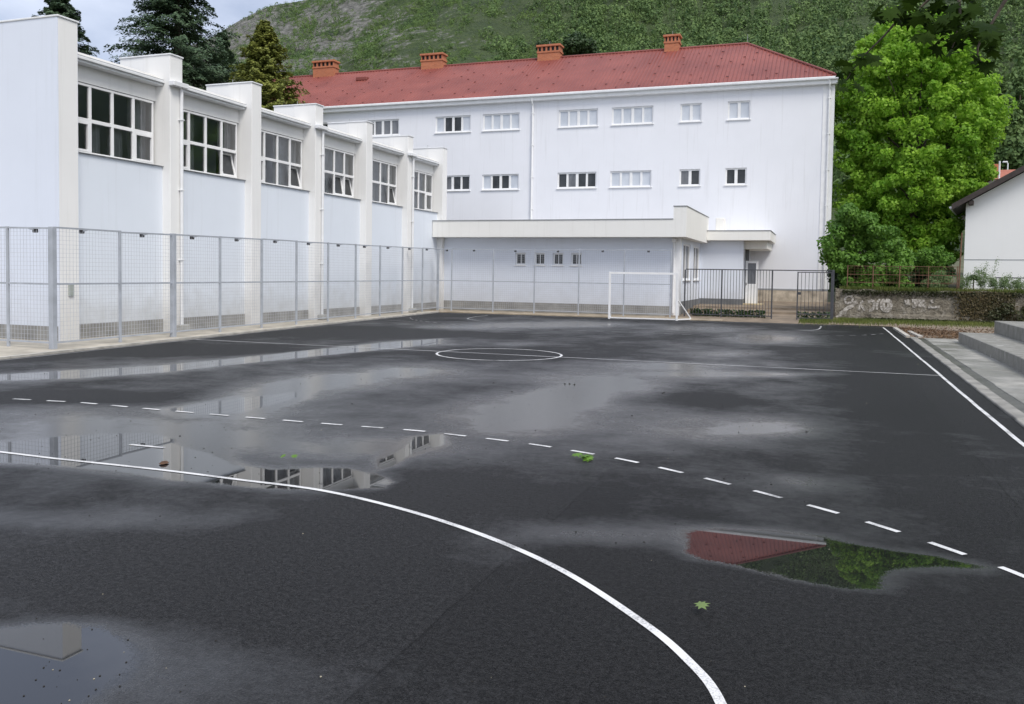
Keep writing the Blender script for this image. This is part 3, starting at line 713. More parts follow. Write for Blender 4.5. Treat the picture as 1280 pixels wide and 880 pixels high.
# ------------------------------------------------------------------ school building (three storeys, red roof)
YM, ZE, ZR, DEP = 52.0, 13.05, 16.75, 10.6
XR_ = .16; XLF = -47.0
sch = thing('school_building', (-20, YM, 0), 'long white school building with a red hipped roof and four orange brick chimneys', 'building')
def wrow(lst, z0, z1): return [(AY(u0, 160, YM)[0], AY(u1, 160, YM)[0], z0, z1) for u0, u1 in lst]
def wx(a, w, z0, z1, kind): return (a, a+w, z0, z1, kind)
UP, LO = (11.08, 12.14), (7.30, 8.28)
WIN = [wx(-33.1, 2.5, *UP, 'd'), wx(-29.5, 2.5, *UP, 'd'), wx(-24.33, 2.5, *UP, 'm'), wx(-20.97, 2.5, *UP, 'b'), wx(-15.88, 2.5, *UP, 'b'), wx(-12.5, 2.53, *UP, 's'), wx(-8.35, 1.24, *UP, 's'), wx(-5.6, 1.26, *UP, 'b'),
       wx(-24.33, 2.5, *LO, 'd'), wx(-20.97, 2.5, *LO, 'm'), wx(-15.9, 2.5, *LO, 'd'), wx(-12.53, 2.53, *LO, 's'), wx(-8.32, 1.22, *LO, 'd'), wx(-5.65, 1.2, *LO, 'd')]
mb = MB()
facade(mb, (XLF, YM, .55), (1, 0, 0), (0, -1, 0), XR_-XLF, ZE-.55, [(w[0]-XLF, w[1]-XLF, w[2]-.55, w[3]-.55) for w in WIN], .16)
mb.add([(XR_, YM, .55), (XR_, YM+DEP, .55), (XR_, YM+DEP, ZE), (XR_, YM, ZE)], [(0, 1, 2, 3)])
mb.add([(XLF, YM+DEP, .55), (XLF, YM, .55), (XLF, YM, ZE), (XLF, YM+DEP, ZE)], [(0, 1, 2, 3)])
mb.add([(XR_, YM+DEP, .55), (XLF, YM+DEP, .55), (XLF, YM+DEP, ZE), (XR_, YM+DEP, ZE)], [(0, 1, 2, 3)])
mb.build('wall', M_['wall_main'], sch)
MB().bbox(XLF, XR_-.02, YM-.06, YM-.0, 1.20, 1.30, .01).build('drip_ledge', M_['capmetal'], sch)
MB().box(XLF, XR_+.02, YM-.05, YM+DEP, .2, 1.20).build('plinth', simple('beige_stone', (.46, .40, .32), .9, .4, 2.2, .6, 6), sch)
MB().bbox(XR_-.55, XR_+.07, YM-.035, YM+.5, 1.31, ZE-.3, .01).build('corner_strip', M_['white'], sch)
for x0, x1, z0, z1, kd in WIN:
    n = 4 if x1-x0 > 2 else 2; y = YM+.10; t = .05; w = (x1-x0)/n; mb = MB()
    mb.bbox(x0, x1, y-.03, y+.05, z0, z0+.09, .006); mb.bbox(x0, x1, y-.03, y+.05, z1-.09, z1, .006)
    for i in range(n+1):
        tt = .085 if i in (0, n, n//2) else .065; c = x0+w*i
        mb.bbox(max(x0, c-tt), min(x1, c+tt), y-.028, y+.048, z0+.09, z1-.09, .006)
    win = mb.build('window', M_['white'], sch)
    MB().bbox(x0-.06, x1+.06, YM-.07, YM+.07, z0-.06, z0-.003, .008).build('sill', M_['white'], win)
    groups = {}
    for i in range(n):
        mt = {'d': 'glass', 's': 'glass_pale' if i % 2 else 'glass_mid', 'b': 'glass_pale', 'm': ('glass_pale' if i in (0, 3) else 'glass')}[kd]
        if kd == 's': mt = 'glass_pale'
        if kd == 'd' and random.random() < .25: mt = 'glass_mid'
        groups.setdefault(mt, []).append(i)
    for mt, ids in groups.items():
        pm = MB()
        for i in ids:
            d = random.uniform(-.004, .004)
            pm.add([(x0+w*i+.03, y+.02+d, z0+.05), (x0+w*(i+1)-.03, y+.02, z0+.05), (x0+w*(i+1)-.03, y+.02-d, z1-.05), (x0+w*i+.03, y+.02, z1-.05)], [(0, 1, 2, 3)])
        pm.build('pane', M_[mt], win)
# eaves, gutter
OV = .42
mb = MB().bbox(XLF-OV, XR_+.2, YM-OV+.1, YM+DEP+OV, ZE-.28, ZE-.02, .02); mb.build('eaves', M_['white'], sch)
mb = MB(); mb.bbox(XLF-OV, XR_+.26, YM-OV-.05, YM-OV+.098, ZE-.06, ZE+.10, .03); mb.bbox(XR_+.2, XR_+.33, YM-OV-.05, YM+DEP+OV, ZE-.06, ZE+.10, .03)
mb.build('gutter', M_['white_trim'], sch)
# hipped roof of pressed tile sheets: real ribs down the slope
ey, ex0, ex1 = YM-OV, XLF-OV, XR_+.28; ry = YM+DEP/2; rx0, rx1 = XLF+5.5, -5.05
ZB = ZE+.05
mb = MB()
mb.add([(ex0, ey, ZB), (ex1, ey, ZB), (rx1, ry, ZR), (rx0, ry, ZR), (ex1, 2*ry-ey, ZB), (ex0, 2*ry-ey, ZB)],
       [(0, 1, 2, 3), (1, 4, 2), (4, 5, 3, 2), (5, 0, 3)])
def slope_pt(x, s): # s 0 eave .. 1 ridge on the front slope
    return np.array([x, ey+(ry-ey)*s, ZB+(ZR-ZB)*s])
x = ex0+.2
nrm = np.cross([1, 0, 0], [0, ry-ey, ZR-ZB]); nrm = nrm/np.linalg.norm(nrm)
while x < ex1-.1:
    smax = 1.
    if x > rx1: smax = (ex1-x)/(ex1-rx1)
    if x < rx0: smax = (x-ex0)/(rx0-ex0)
    if smax > .03:
        p, q2 = slope_pt(x, 0), slope_pt(x, smax)
        a = np.array([.055, 0, 0])
        mb.add([p-a, p+a, p+nrm*.05, q2-a, q2+a, q2+nrm*.05], [(0, 2, 5, 3), (2, 1, 4, 5), (0, 1, 2)])
    x += .235
for x in np.arange(.2, 20, .25):          # hip side ribs
    y = ey+x
    if y > 2*ry-ey-.2: break
    s = min((y-ey)/(ry-ey), (2*ry-ey-y)/(ry-ey)); p = np.array([ex1, y, ZB]); q2 = np.array([ex1+(rx1-ex1)*s, y, ZB+(ZR-ZB)*s]); a = np.array([0, .055, 0])
    nn = np.array([ZR-ZB, 0, ex1-rx1]); nn = nn/np.linalg.norm(nn)
    mb.add([p-a, p+a, p+nn*.05, q2-a, q2+a, q2+nn*.05], [(2, 0, 3, 5), (1, 2, 5, 4)])
roof = mb.build('roof', M_['roof'], sch)
mb = MB()
for s in np.arange(.06, 1., .095):          # staggered fixings that show as dark ticks on the sheets
    for x in np.arange(ex0+.4+(.6 if int(s*10.6) % 2 else 0), ex1-.6, 1.45):
        if x > rx1+ (ex1-rx1)*(1-s)-.1 or x < ex0+(rx0-ex0)*s+.1: continue
        if random.random() < .45: continue
        c = slope_pt(x+random.uniform(-.1, .1), s); mb.bar(c+nrm*.03-np.array([.07, 0, 0]), c+nrm*.03+np.array([.07, 0, 0]), .03, .035)
struct(mb.build('snow_guard', simple('dark_red_steel', (.13, .04, .04), .6, .2), roof), 'stuff')
mb = MB().tube([(rx0, ry, ZR+.02), (rx1, ry, ZR+.02)], .09, 8); mb.tube([(rx1, ry, ZR+.02), (ex1, ey, ZB+.06)], .08, 8); mb.tube([(rx1, ry, ZR+.02), (ex1, 2*ry-ey, ZB+.06)], .08, 8)
mb.build('ridge_cap', M_['roof'], roof)
MB().tube([(rx1, ry, ZR), (rx1, ry, ZR+.6)], .015, 6).build('finial_rod', M_['capmetal'], roof)
sky_ = slope_pt(-32.0, .76)
MB().bbox(sky_[0]-.45, sky_[0]+.45, sky_[1]-.25, sky_[1]+.25, sky_[2]-.1, sky_[2]+.16, .03).build('roof_hatch', M_['roof'], roof)
for u0, u1, vt, vb in ((390.5, 417.5, 75.5, 100), (525.5, 553.5, 66.5, 92), (671, 700, 55.5, 81), (829.5, 849.5, 43, 70)):
    yc = ry-.35; a, b = AY(u0, (vt+vb)/2, yc)[0], AY(u1, (vt+vb)/2, yc)[0]; zt = AY((u0+u1)/2, vt, yc)[2]; zb = ZR-1.1; d = .75
    mb = MB().box(a+.05, b-.05, yc, yc+d, zb, zt-.50); n = 5 if b-a > 1.4 else 4
    mb.box(a, b, yc-.04, yc+d+.04, zt-.55, zt-.44)
    wv = (b-a-.1)/n
    for i in range(n+1):
        c = a+.05+wv*i; mb.box(max(a+.05, c-.06), min(b-.05, c+.06), yc, yc+d, zt-.44, zt-.14)
    ch = mb.build('chimney', M_['brick'], sch)
    MB().box(a+.12, b-.12, yc+.12, yc+d-.12, zt-.44, zt-.14).build('flue', M_['black'], ch)
    MB().bbox(a-.04, b+.04, yc-.07, yc+d+.07, zt-.14, zt, .02).build('cap', M_['brick'], ch)
    MB().tube([((a+b)/2, yc+.3, zt), ((a+b)/2, yc+.3, zt+.3)], .015, 5).build('rod', M_['capmetal'], ch)
for x in (AY(665, 200, YM-.1)[0], AY(1037, 120, YM-.1)[0]):
    mb = MB().tube([(x, YM-.34, ZE-.05), (x, YM-.3, ZE-.3), (x, YM-.1, ZE-.55), (x, YM-.1, 4.0 if x < -5 else 1.31)], .06, 10)
    for z in (6., 8., 10., 12.): mb.bbox(x-.085, x+.085, YM-.17, YM-.001, z, z+.04, .004)
    mb.build('downpipe', M_['white'], sch)

# ------------------------------------------------------------------ annex
YA, YF = 40.6, 39.72; YB = 47.0
ann = thing('annex_building', (-12, YA, 0), 'low flat roofed annex with a cream fascia and entrance canopy in front of the school', 'building')
XA = AY(849.5, 350, YA)[0]; XF = AY(857.5, 296, YF)[0]; XFL = -18.68
zf0, zf1, zf2 = AY(842, 296, YF)[2], AY(842, 274, YF)[2], AY(845, 258, YF)[2]; XS = AY(842, 265, YF)[0]
mb = MB(); holes = []
XO = -18.6
for u0, u1 in ((644, 657), (668, 681), (691, 704), (713.5, 727)):
    a, b = AY(u0, 323, YA)[0], AY(u1, 323, YA)[0]; holes.append((a-XO, b-XO, AY(650, 331, YA)[2]-.04, AY(650, 316, YA)[2]-.04))
facade(mb, (XO, YA, .04), (1, 0, 0), (0, -1, 0), XA-XO, zf0-.04, holes, .22)
sid = [(AX(u0, 345, XA)[1], AX(u1, 345, XA)[1]) for u0, u1 in ((853.5, 862.5), (866.5, 874))]
z0s, z1s = AX(856, 345, XA)[2], AX(856, 304.5, XA)[2]; z0s = AX(856, 342, XA)[2]-.3
facade(mb, (XA, YA, .04), (0, 1, 0), (1, 0, 0), YB-YA+1.2, zf0-.04, [(a-YA, b-YA, z0s-.04, z1s-.04) for a, b in sid], .18)
mb.build('wall', M_['wall_annex'], ann)
MB().bbox(XA-.35, XA+.02, YA-.03, YA+.3, .05, zf0-.002, .01).build('corner_pier', M_['white'], ann)
MB().box(XO, XA+.026, YA-.018, YA+.5, .0, .52).build('plinth', M_['plinth'], ann)
MB().box(XA-.3, XA+.024, YA+.501, YB+.2, .0, .74).build('side_plinth', M_['darkgrey'], ann)
for (u0, u1, z0, z1) in holes:
    a, b, c, d = u0+XO, u1+XO, z0+.04, z1+.04; y = YA+.14; mb = MB()
    for q in ((a, b, c, c+.07), (a, b, d-.07, d), (a, a+.07, c+.07, d-.07), (b-.07, b, c+.07, d-.07)): mb.box(q[0], q[1], y-.03, y+.04, q[2], q[3])
    mb.box((a+b)/2-.02, (a+b)/2+.02, y-.025, y+.035, c+.07, d-.07)
    w = mb.build('window', M_['white'], ann)
    MB().add([(a+.05, y, c+.05), (b-.05, y, c+.05), (b-.05, y, d-.05), (a+.05, y, d-.05)], [(0, 1, 2, 3)]).build('pane', M_['glass'], w)
    MB().bbox(a-.04, b+.04, YA-.05, YA+.08, c-.05, c-.003, .008).build('sill', M_['white'], w)
for a, b in sid:
    x = XA-.1; mb = MB()
    for q in ((a, b, z0s, z0s+.08), (a, b, z1s-.08, z1s), (a, a+.1, z0s+.08, z1s-.08), (b-.1, b, z0s+.08, z1s-.08)): mb.box(x-.03, x+.05, *q)
    mb.box(x-.025, x+.04, (a+b)/2-.05, (a+b)/2+.05, z0s+.08, z1s-.08)
    w = mb.build('side_window', M_['white'], ann)
    MB().add([(x, a+.05, z0s+.05), (x, b-.05, z0s+.05), (x, b-.05, z1s-.05), (x, a+.05, z1s-.05)], [(0, 1, 2, 3)]).build('pane', M_['glass'], w)
    MB().bbox(XA-.05, XA+.08, a-.05, b+.05, z0s-.06, z0s-.003, .008).build('sill', M_['white'], w)
mb = MB()
mb.box(XFL, XS, YF, YB+5.2, zf0, zf1)
mb.box(XS, XF, YF, YB+.6, zf0-.0005, zf2)
mb.build('fascia', M_['fascia'], ann)
mb = MB().bbox(XFL, XS-.002, YF-.03, YF+.25, zf1, zf1+.04, .008); mb.bbox(XS-.02, XF+.03, YF-.03, YF+.25, zf2, zf2+.04, .008); mb.bbox(XF-.25, XF+.03, YF+.252, YB+.62, zf2, zf2+.04, .008)
mb.build('capping', M_['capmetal'], ann)
MB().box(XO, XS, YF+.3, YB+4.5, zf1-.05, zf1+.003).build('roof', M_['capmetal'], ann)
for u in (549.5, 842):
    x = AY(u, 340, YA-.1)[0]
    mb = MB().tube([(x, YA-.08, .2), (x, YA-.08, zf0-.2)], .05, 8); mb.bbox(x-.1, x+.1, YA-.2, YA-.001, zf0-.22, zf0-.04, .02)
    mb.build('downpipe', M_['white'], ann)
# entrance block and canopy
XE = AY(929, 330, YB+.5)[0]; ye = YB+.5
zc0, zc1 = AY(920, 300.5, YB)[2], AY(920, 288.5, YB)[2]; XCN = AY(963, 294, YB)[0]
MB().box(XA+.003, XE, ye, YM-.002, .76, zc0-.001).build('entrance_wall', M_['wall_annex'], ann)
MB().box(XA+.03, XE+.012, ye-.014, YM-.07, .1, .76).build('entrance_plinth', M_['darkgrey'], ann)
can = MB().bbox(XF+.003, XCN, YB, YM-.07, zc0, zc1, .015).build('canopy', M_['fascia'], ann)
MB().bbox(XF+.003, XCN+.03, YB-.03, YB+.2, zc1, zc1+.035, .008).build('capping', M_['capmetal'], can)
MB().bbox(XCN-.2, XCN+.03, YB+.202, YM-.075, zc1, zc1+.035, .008).build('side_capping', M_['capmetal'], can)
MB().bbox(XE-1.2, XCN-.18, YB+.9, YM-.08, zc0-.42, zc0-.002, .015).build('soffit_box', M_['fascia'], can)
MB().bbox(AY(895, 260, YB+1)[0], AY(897, 260, YB+1)[0]+.35, YB+1, YB+2, zc1+.001, zc1+.75, .02).build('roof_vent', M_['fascia'], ann)
# door beside the entrance block
dx0, dx1 = AY(931.5, 350, ye+.9)[0], AY(947.5, 350, ye+.9)[0]; zd0, zd1 = .52, AY(938, 326, ye+.9)[2]; yd = ye+.9
mb = MB()
for q in ((dx0, dx1, zd0, zd0+1.05), (dx0, dx0+.12, zd0+1.05, zd1), (dx1-.12, dx1, zd0+1.05, zd1), (dx0+.12, dx1-.12, zd1-.13, zd1)): mb.bbox(q[0], q[1], yd, yd+.06, q[2], q[3], .006)
dr = mb.build('door', M_['white'], ann)
MB().box(dx0+.12, dx1-.12, yd+.02, yd+.04, zd0+1.05, zd1-.13).build('door_glass', M_['glass_mid'], dr)
MB().bbox(dx0+.05, dx0+.08, yd-.05, yd-.0, zd0+.98, zd0+1.12, .006).build('handle', M_['iron'], dr)
MB().box(XE+.003, dx0+.15, yd+.3, yd+.36, zd0, zc0-.43).build('doorway_shade', M_['darkgrey'], ann)  # dark panel stands in for the shade inside the door recess
MB().bbox(XE-.15, dx1+.3, ye+.2, yd+.5, .3, zd0-.002, .02).build('door_step', simple('sandstone_step', (.46, .38, .24), .85, .2, 3.), ann)

# ------------------------------------------------------------------ wire mesh fences
def fence_run(th, P, zt, zb=.06, post_w=.06, thick=(), skip_last=False, brackets=True, inward=(-1, 0)):
    """P: list of post positions; zt: list of top heights"""
    for i, (x, y) in enumerate(P):
        if skip_last and i == len(P)-1: continue
        w = post_w*(2.1 if i in thick else 1)
        MB().bbox(x-w/2, x+w/2, y-w/2, y+w/2, .0, zt[i]+.01, .005).build('post', M_['fence'], th)
    for i in range(len(P)-1):
        p, q = np.array([*P[i], 0.]), np.array([*P[i+1], 0.]); d = q-p; ln = np.linalg.norm(d); u = d/ln
        jt = random.uniform(-.02, .02)
        a, b = zt[i]+jt, zt[i+1]+jt*.3
        p2, q2 = p+u*.035, q-u*.035
        for z0, z1 in ((a-.02, b-.02), (zb+.14, zb+.14), (1.55+.01*jt, 1.55)):
            MB().bar(p2+[0, 0, z0], q2+[0, 0, z1], .035, .04).build('rail', M_['fence'], th)
        mb = MB(); n = int(ln/.1)
        for k in range(1, n):
            s = k/n; pt = p+d*s; zz = a+(b-a)*s
            mb.bar(pt+[0, 0, zb+.16], pt+[0, 0, zz-.04], .005)
        z = zb+.22
        while z < min(a, b)-.06:
            mb.bar(p2+[0, 0, z], q2+[0, 0, z], .005); z += .1
        mb.build('mesh_panel', M_['wire'], th)
        if brackets:
            m_ = (p+q)/2; iv = np.array([*inward, 0.])
            mb = MB().bar(m_+[0, 0, (a+b)/2-.03], m_+iv*.16+[0, 0, (a+b)/2-.06], .025)
            br = mb.build('bracket', M_['fence'], th)
            c = m_+iv*.19+[0, 0, (a+b)/2-.07]
            MB().bbox(c[0]-.05, c[0]+.05, c[1]-.05, c[1]+.05, c[2]-.05, c[2]+.04, .012).build('clip', M_['black'], br)
def side_x(y): return -16.78-1.47*(y-15.4)/(39.4-15.4)
ys_f = []
for u in (66, 150, 216.5, 275, 327, 370.5, 410, 444.5, 475, 503, 528):
    lo, hi = 10., 60.
    for _ in range(40):
        mid_ = (lo+hi)/2; pu = proj(np.array([side_x(mid_), mid_, 1.5]))[0][0]
        lo, hi = (mid_, hi) if pu < u else (lo, mid_)
    ys_f.append((lo+hi)/2)
YBF = 39.42
P = [(side_x(y), y) for y in ys_f]+[(side_x(YBF), YBF)]
th = thing('mesh_fence', (P[0][0], P[0][1], 0), 'long grey wire mesh fence running along the gymnasium wall', 'fence', 'grey wire mesh fences round the court')
fence_run(th, P, [2.86+.27*i/(len(P)-1) for i in range(len(P))], .05, thick=(0, 2))
tops = [3.13]*9
us = (564.5, 616.5, 668, 723.5, 780, 838.5)
P2 = [(side_x(YBF)+.07, YBF)]+[(AY(u, 350, YBF)[0], YBF) for u in us]
th = thing('mesh_fence', (-12, YBF, 0), 'grey wire mesh fence behind the far goal in front of the low annex', 'fence', 'grey wire mesh fences round the court')
fence_run(th, P2, [3.12]*7, .05, brackets=True, inward=(0, 1))
P3 = [(P[0][0]-.08, P[0][1]), (P[0][0]-1.42, P[0][1]+.02), (P[0][0]-3.3, P[0][1]+.04), (P[0][0]-5.3, P[0][1]+.06), (P[0][0]-7.3, P[0][1]+.08)]
th = thing('mesh_fence', (P3[1][0], P3[1][1], 0), 'short return of grey mesh fence across the gymnasium end wall at the left edge', 'fence', 'grey wire mesh fences round the court')
fence_run(th, P3, [2.86, 2.88, 2.87, 2.88, 2.88], .05, inward=(0, 1))

# ------------------------------------------------------------------ goal
ga, gb = np.array([-8.95, 37.45, 0]), np.array([-6.0, 37.62, 0])
goal = thing('football_goal', ((ga+gb)/2).tolist(), 'white metal football goal frame without a net at the far end', 'goal')
for p in (ga, gb): MB().bbox(p[0]-.045, p[0]+.045, p[1]-.045, p[1]+.045, 0, 2.085, .008).build('goal_post', M_['white'], goal)
MB().bar(ga+[.046, 0, 2.04], gb+[-.046, 0, 2.04], .09).build('crossbar', M_['white'], goal)
MB().bar(ga+[.046, .0, .06], gb+[-.046, 0, .06], .05, .05).build('ground_bar', M_['white'], goal)
for p, dx in ((ga, -.16), (gb, .46)):
    f = p+[dx, .95, .05]
    st = MB().bar(p+[0, .046, .05], f, .05); st.build('base_bar', M_['white'], goal)
    MB().bar(p+[0, .046, .95], f+[0, 0, .03], .045).build('stay', M_['white'], goal)

# ------------------------------------------------------------------ iron railing and gate
YG = 40.35
rx = [AY(u, 365, YG)[0] for u in (856, 902, 965)]
zt = AY(902, 337.5, YG)[2]; zb = .2
rl = thing('iron_railing', (rx[1], YG, 0), 'dark iron railing of upright bars between the annex and the gateway', 'railing')
for x in rx: MB().bbox(x-.03, x+.03, YG-.03, YG+.03, .0, zt, .004).build('post', M_['iron'], rl)
gx = AY(1041, 365, YG)[0]
MB().bar((rx[0]+.031, YG, zt+.02), (gx+.03, YG, zt+.02), .045).build('top_rail', M_['iron'], rl)
def bars(x0, x1, y0, y1, z0, z1, n):
    mb = MB()
    for i in range(1, n):
        s = i/n; mb.bar((x0+(x1-x0)*s, y0+(y1-y0)*s, z0), (x0+(x1-x0)*s, y0+(y1-y0)*s, z1), .02)
    return mb
for a, b in zip(rx[:-1], rx[1:]):
    MB().bar((a+.03, YG, zb), (b-.03, YG, zb), .04).build('bottom_rail', M_['iron'], rl)
    bars(a, b, YG, YG, zb, zt, max(4, int((b-a)/.125))).build('bars', M_['iron'], rl)
MB().bbox(gx-.05, gx+.05, YG-.05, YG+.05, 0, zt+.06, .006).build('gate_post', M_['iron'], rl)
x0, x1 = AY(997, 365, YG-.3)[0], gx-.06
gt = thing('iron_gate', (x1, YG, 0), 'narrow dark iron gate leaf standing at the stone wall right of the opening', 'gate')
mb = MB(); y0, y1 = YG-.45, YG-.02
for z in (zt-.06, zb-.02, zb+.16): mb.bar((x0, y0, z), (x1, y1, z), .04)
mb.bar((x0, y0, zb-.1), (x0, y0, zt-.04), .05); mb.bar((x1, y1, zb-.1), (x1, y1, zt-.04), .05)
mb.build('gate_frame', M_['iron'], gt); bars(x0, x1, y0, y1, zb, zt-.05, 9).build('bars', M_['iron'], gt)
MB().bbox(x0+.02, x0+.14, y0-.02, y0+.08, 1.2, 1.32, .01).build('lock_case', M_['iron'], gt)
hd = []
for a, b, n in ((rx[0]+.2, rx[2]-.3, 700), (x0, x1, 160)):
    c = np.stack([rng.uniform(a, b, n), YG+.5+rng.normal(0, .12, n), rng.uniform(.1, .42, n)], -1); hd.append(quads(c, .13, .8))
V, f = cat(hd); o = link_mesh('hedge', V, f, M_['leaf_dark']); tag(o, 'low dark hedge along the foot of the iron railing', 'hedge')

# ------------------------------------------------------------------ stone wall, garden bank
YW = 42.2; wx0 = AY(1044, 380, YW)[0]; WT = 1.42
sw = thing('stone_wall', (5, YW, 0), 'old rough stone retaining wall with white graffiti, right of the gate', 'wall')
nx_, nz_ = 150, 20; xs_ = np.linspace(wx0, 17, nx_); V = []
for j in range(nz_):
    for x in xs_:
        t_ = j/(nz_-1); z = -.05+(WT+.05+.05*math.sin(x*1.3)+.03*math.sin(x*4.1))*t_
        y = YW+.18*t_-.09*float(fbm(np.array(x*2.6+20), np.array(z*3.6+7), 4, 5))+(-.22 if t_ < .27 and x > wx0+1.5 and x < 7 else 0)*(1-t_*2)
        V.append((x, y, z))
fs = [(j*nx_+i, j*nx_+i+1, (j+1)*nx_+i+1, (j+1)*nx_+i) for j in range(nz_-1) for i in range(nx_-1)]
o_ = len(V); mbw = MB().add(V, fs)
top = [V[(nz_-1)*nx_+i] for i in range(nx_)]
mbw.add(top+[(p[0], YW+.75, p[2]) for p in top], [(i, i+1, nx_+i+1, nx_+i) for i in range(nx_-1)])
mbw.box(wx0, wx0+.02, YW-.02, YW+.75, 0, WT-.02)
mbw.build('stone_face', M_['stone'], sw)
# graffiti: worn white brush strokes following the face
def stroke(mb, pts, w):
    pp = smooth_curve([AY(u, v, YW-.0)[[0, 2]] for u, v in pts], 5); d = np.gradient(pp, axis=0); d /= np.linalg.norm(d, axis=1)[:, None]+1e-9
    nn = np.stack([-d[:, 1], d[:, 0]], -1); n = len(pp); vs = []
    for s in (1, -1):
        for q in pp+nn*s*w/2:
            t_ = (q[1]+.05)/(WT+.1); y = YW+.18*t_-.09*float(fbm(np.array(q[0]*2.6+20), np.array(q[1]*3.6+7), 4, 5))+(-.22 if t_ < .27 and q[0] > wx0+1.5 and q[0] < 7 else 0)*(1-t_*2)
            vs.append((q[0], y-.018, q[1]))
    mb.add(vs, [(i, i+n, i+n+1, i+1) for i in range(n-1)])
gr = MB()
def mk_gr():
    m, t, b = new_mat('faded_white_spray_paint'); p = pos(t); w = rmp(t, noise(t, p, 12., 4, .75), .44, .6)
    L(t, cmix(t, w, (.20, .18, .15), (.47, .44, .40)), b.inputs['Base Color']); b.inputs['Roughness'].default_value = .9; return m
for pts, w in ([[(1067,371),(1060,370),(1056.5,374),(1058,379),(1065,377),(1066,372)], .10], [[(1071,377),(1064,383),(1058,386),(1050,394),(1046,397)], .16], [[(1050,392),(1054,389),(1058,391)], .12],
               [[(1073,388),(1076,380),(1079,376)], .10], [[(1077,382),(1081,388)], .1], [[(1085,377),(1091,376),(1093,381),(1090,387),(1086,388)], .12], [[(1096,387),(1097,378),(1100,374)], .10],
               [[(1107,375.5),(1103.5,378),(1103,383),(1106,387),(1110,387),(1112.5,382),(1111,377),(1107,375.5)], .22],
               [[(1131,377),(1137,376)], .15], [[(1132,379),(1138,380)], .1], [[(1140,376),(1145,376),(1144,383)], .16], [[(1140,383),(1145,383)], .14], [[(1150,374),(1150,384)], .13], [[(1156,375),(1151,379),(1157,384)], .12],
               [[(1160,384),(1168,384),(1175,383)], .1], [[(1164,375),(1166,379)], .1]): stroke(gr, pts, w)
gr.build('graffiti', mk_gr(), sw)
mb = MB().add([(wx0+.05, YW+.7, WT-.06), (60, YW+.7, WT-.06), (60, 130, 6), (1.2, 130, 5), (1.2, 53, WT), (wx0+.05, 50, WT)], [(0, 1, 2, 3, 4, 5)])
struct(mb.build('garden_bank', M_['ground']))
# moss and grass
def grass(name, n, fx, fy, fz, h, m, w=.02):
    x = fx(n); c = np.stack([x, fy(n, x), fz(n, x)], -1); V, f = blades(c, h, w); return struct(link_mesh(name, V, f, m), 'stuff')
grass('grass_strip', 16000, lambda n: rng.uniform(-1.0, 7.5, n), lambda n, x: 42.1-np.abs(rng.normal(0, 1.5, n))-(x < .2)*.9, lambda n, x: np.full(n, .05), .13, M_['grass'], .02)
grass('wall_top_grass', 7000, lambda n: rng.uniform(wx0+.2, 12, n), lambda n, x: YW+.12+np.abs(rng.normal(0, .4, n)), lambda n, x: np.full(n, WT-.03), .2, M_['grass'], .02)
cc = np.stack([rng.uniform(wx0+.3, 11, 2600), np.full(2600, YW+.1)-rng.uniform(0, .1, 2600), WT-np.abs(rng.normal(0, .11, 2600))], -1)
V, f = quads(cc, .07, .9); struct(link_mesh('wall_moss', V, f, M_['ivy']), 'stuff')
# moss at the wall foot
cc = np.stack([rng.uniform(wx0+1.2, 8, 3000), YW-.25-np.abs(rng.normal(0, .22, 3000)), rng.uniform(.05, .2, 3000)], -1); V, f = quads(cc, .08, .9)
struct(link_mesh('foot_moss', V, f, M_['ivy']), 'stuff')
# fallen leaves heap
n = 6500; x = rng.uniform(2.75, 6.2, n); y = rng.uniform(31.55, 37.5, n); keep = (rng.random(n) < .35+.65*(vnoise2(x*1.5, y*1.2, 5) > .42)) & (x < 4.8+.25*(y-31)); x, y = x[keep], y[keep]
V, f = quads(np.stack([x, y, .02+rng.exponential(.02, len(x))], -1), .065, .8, np.array([0, 0, 1.]), .5); struct(link_mesh('leaf_litter', V, f, M_['litter']), 'stuff')
# creeper on the wall
P_ = []
for _ in range(2600):
    x = 5.2+rng.beta(2.2, 2.)*2.6; z = WT*rng.uniform(0, 1.02)
    if z < .2 and rng.random() < .5: continue
    if x < 5.6 and z < .9 and rng.random() < .7: continue
    P_.append((x, YW+.15*z-.14-abs(rng.normal(0, .05)), z))
V, f = quads(np.array(P_), .085, .9, np.array([0, -1., .3]), .7); o = link_mesh('wall_creeper', V, f, M_['creeper_red']); tag(o, 'brownish creeper hanging over the right part of the stone wall', 'plant')
c_ = [(6.9+i*.45, YW-.12, .45+.3*(i % 2)) for i in range(7)]
V, f = clumps(c_, [.35]*7, 260, .085); o = link_mesh('ivy', V, f, M_['ivy']); tag(o, 'dark green ivy on the stone wall behind the concrete steps', 'plant')

# garden fence on the wall
gf = thing('garden_fence', (4, YW+.5, WT), 'rusty wire garden fence with thin posts on top of the stone wall', 'fence')
yq = YW+.45
pz = AY(1124, 333, yq)[2]
for u in (1059, 1091, 1124, 1160, 1196.5):
    x = AY(u, 350, yq)[0]; MB().tube([(x, yq, WT-.1), (x+.01, yq, pz+.03)], .022, 7).build('post', M_['rust'], gf)
x = AY(1199.5, 320, yq)[0]; MB().tube([(x, yq, WT-.1), (x+.06, yq, AY(1199.5, 291, yq)[2])], .03, 7).build('tall_post', M_['rust'], gf)
xa, xb = AY(1059, 350, yq)[0], AY(1197, 350, yq)[0]
for dz in (0, -.38, -.75): MB().bar((xa, yq, pz+dz), (xb, yq, pz+dz), .022).build('rail', M_['rust'], gf)
mb = MB()
for x in np.arange(xa+.15, xb, .15): mb.bar((x, yq+.012, pz-.85), (x, yq+.012, pz), .006)
for z in np.arange(pz-.7, pz-.05, .15): mb.bar((xa, yq+.012, z), (xb, yq+.012, z), .006)
mb.build('mesh_panel', M_['rust'], gf)

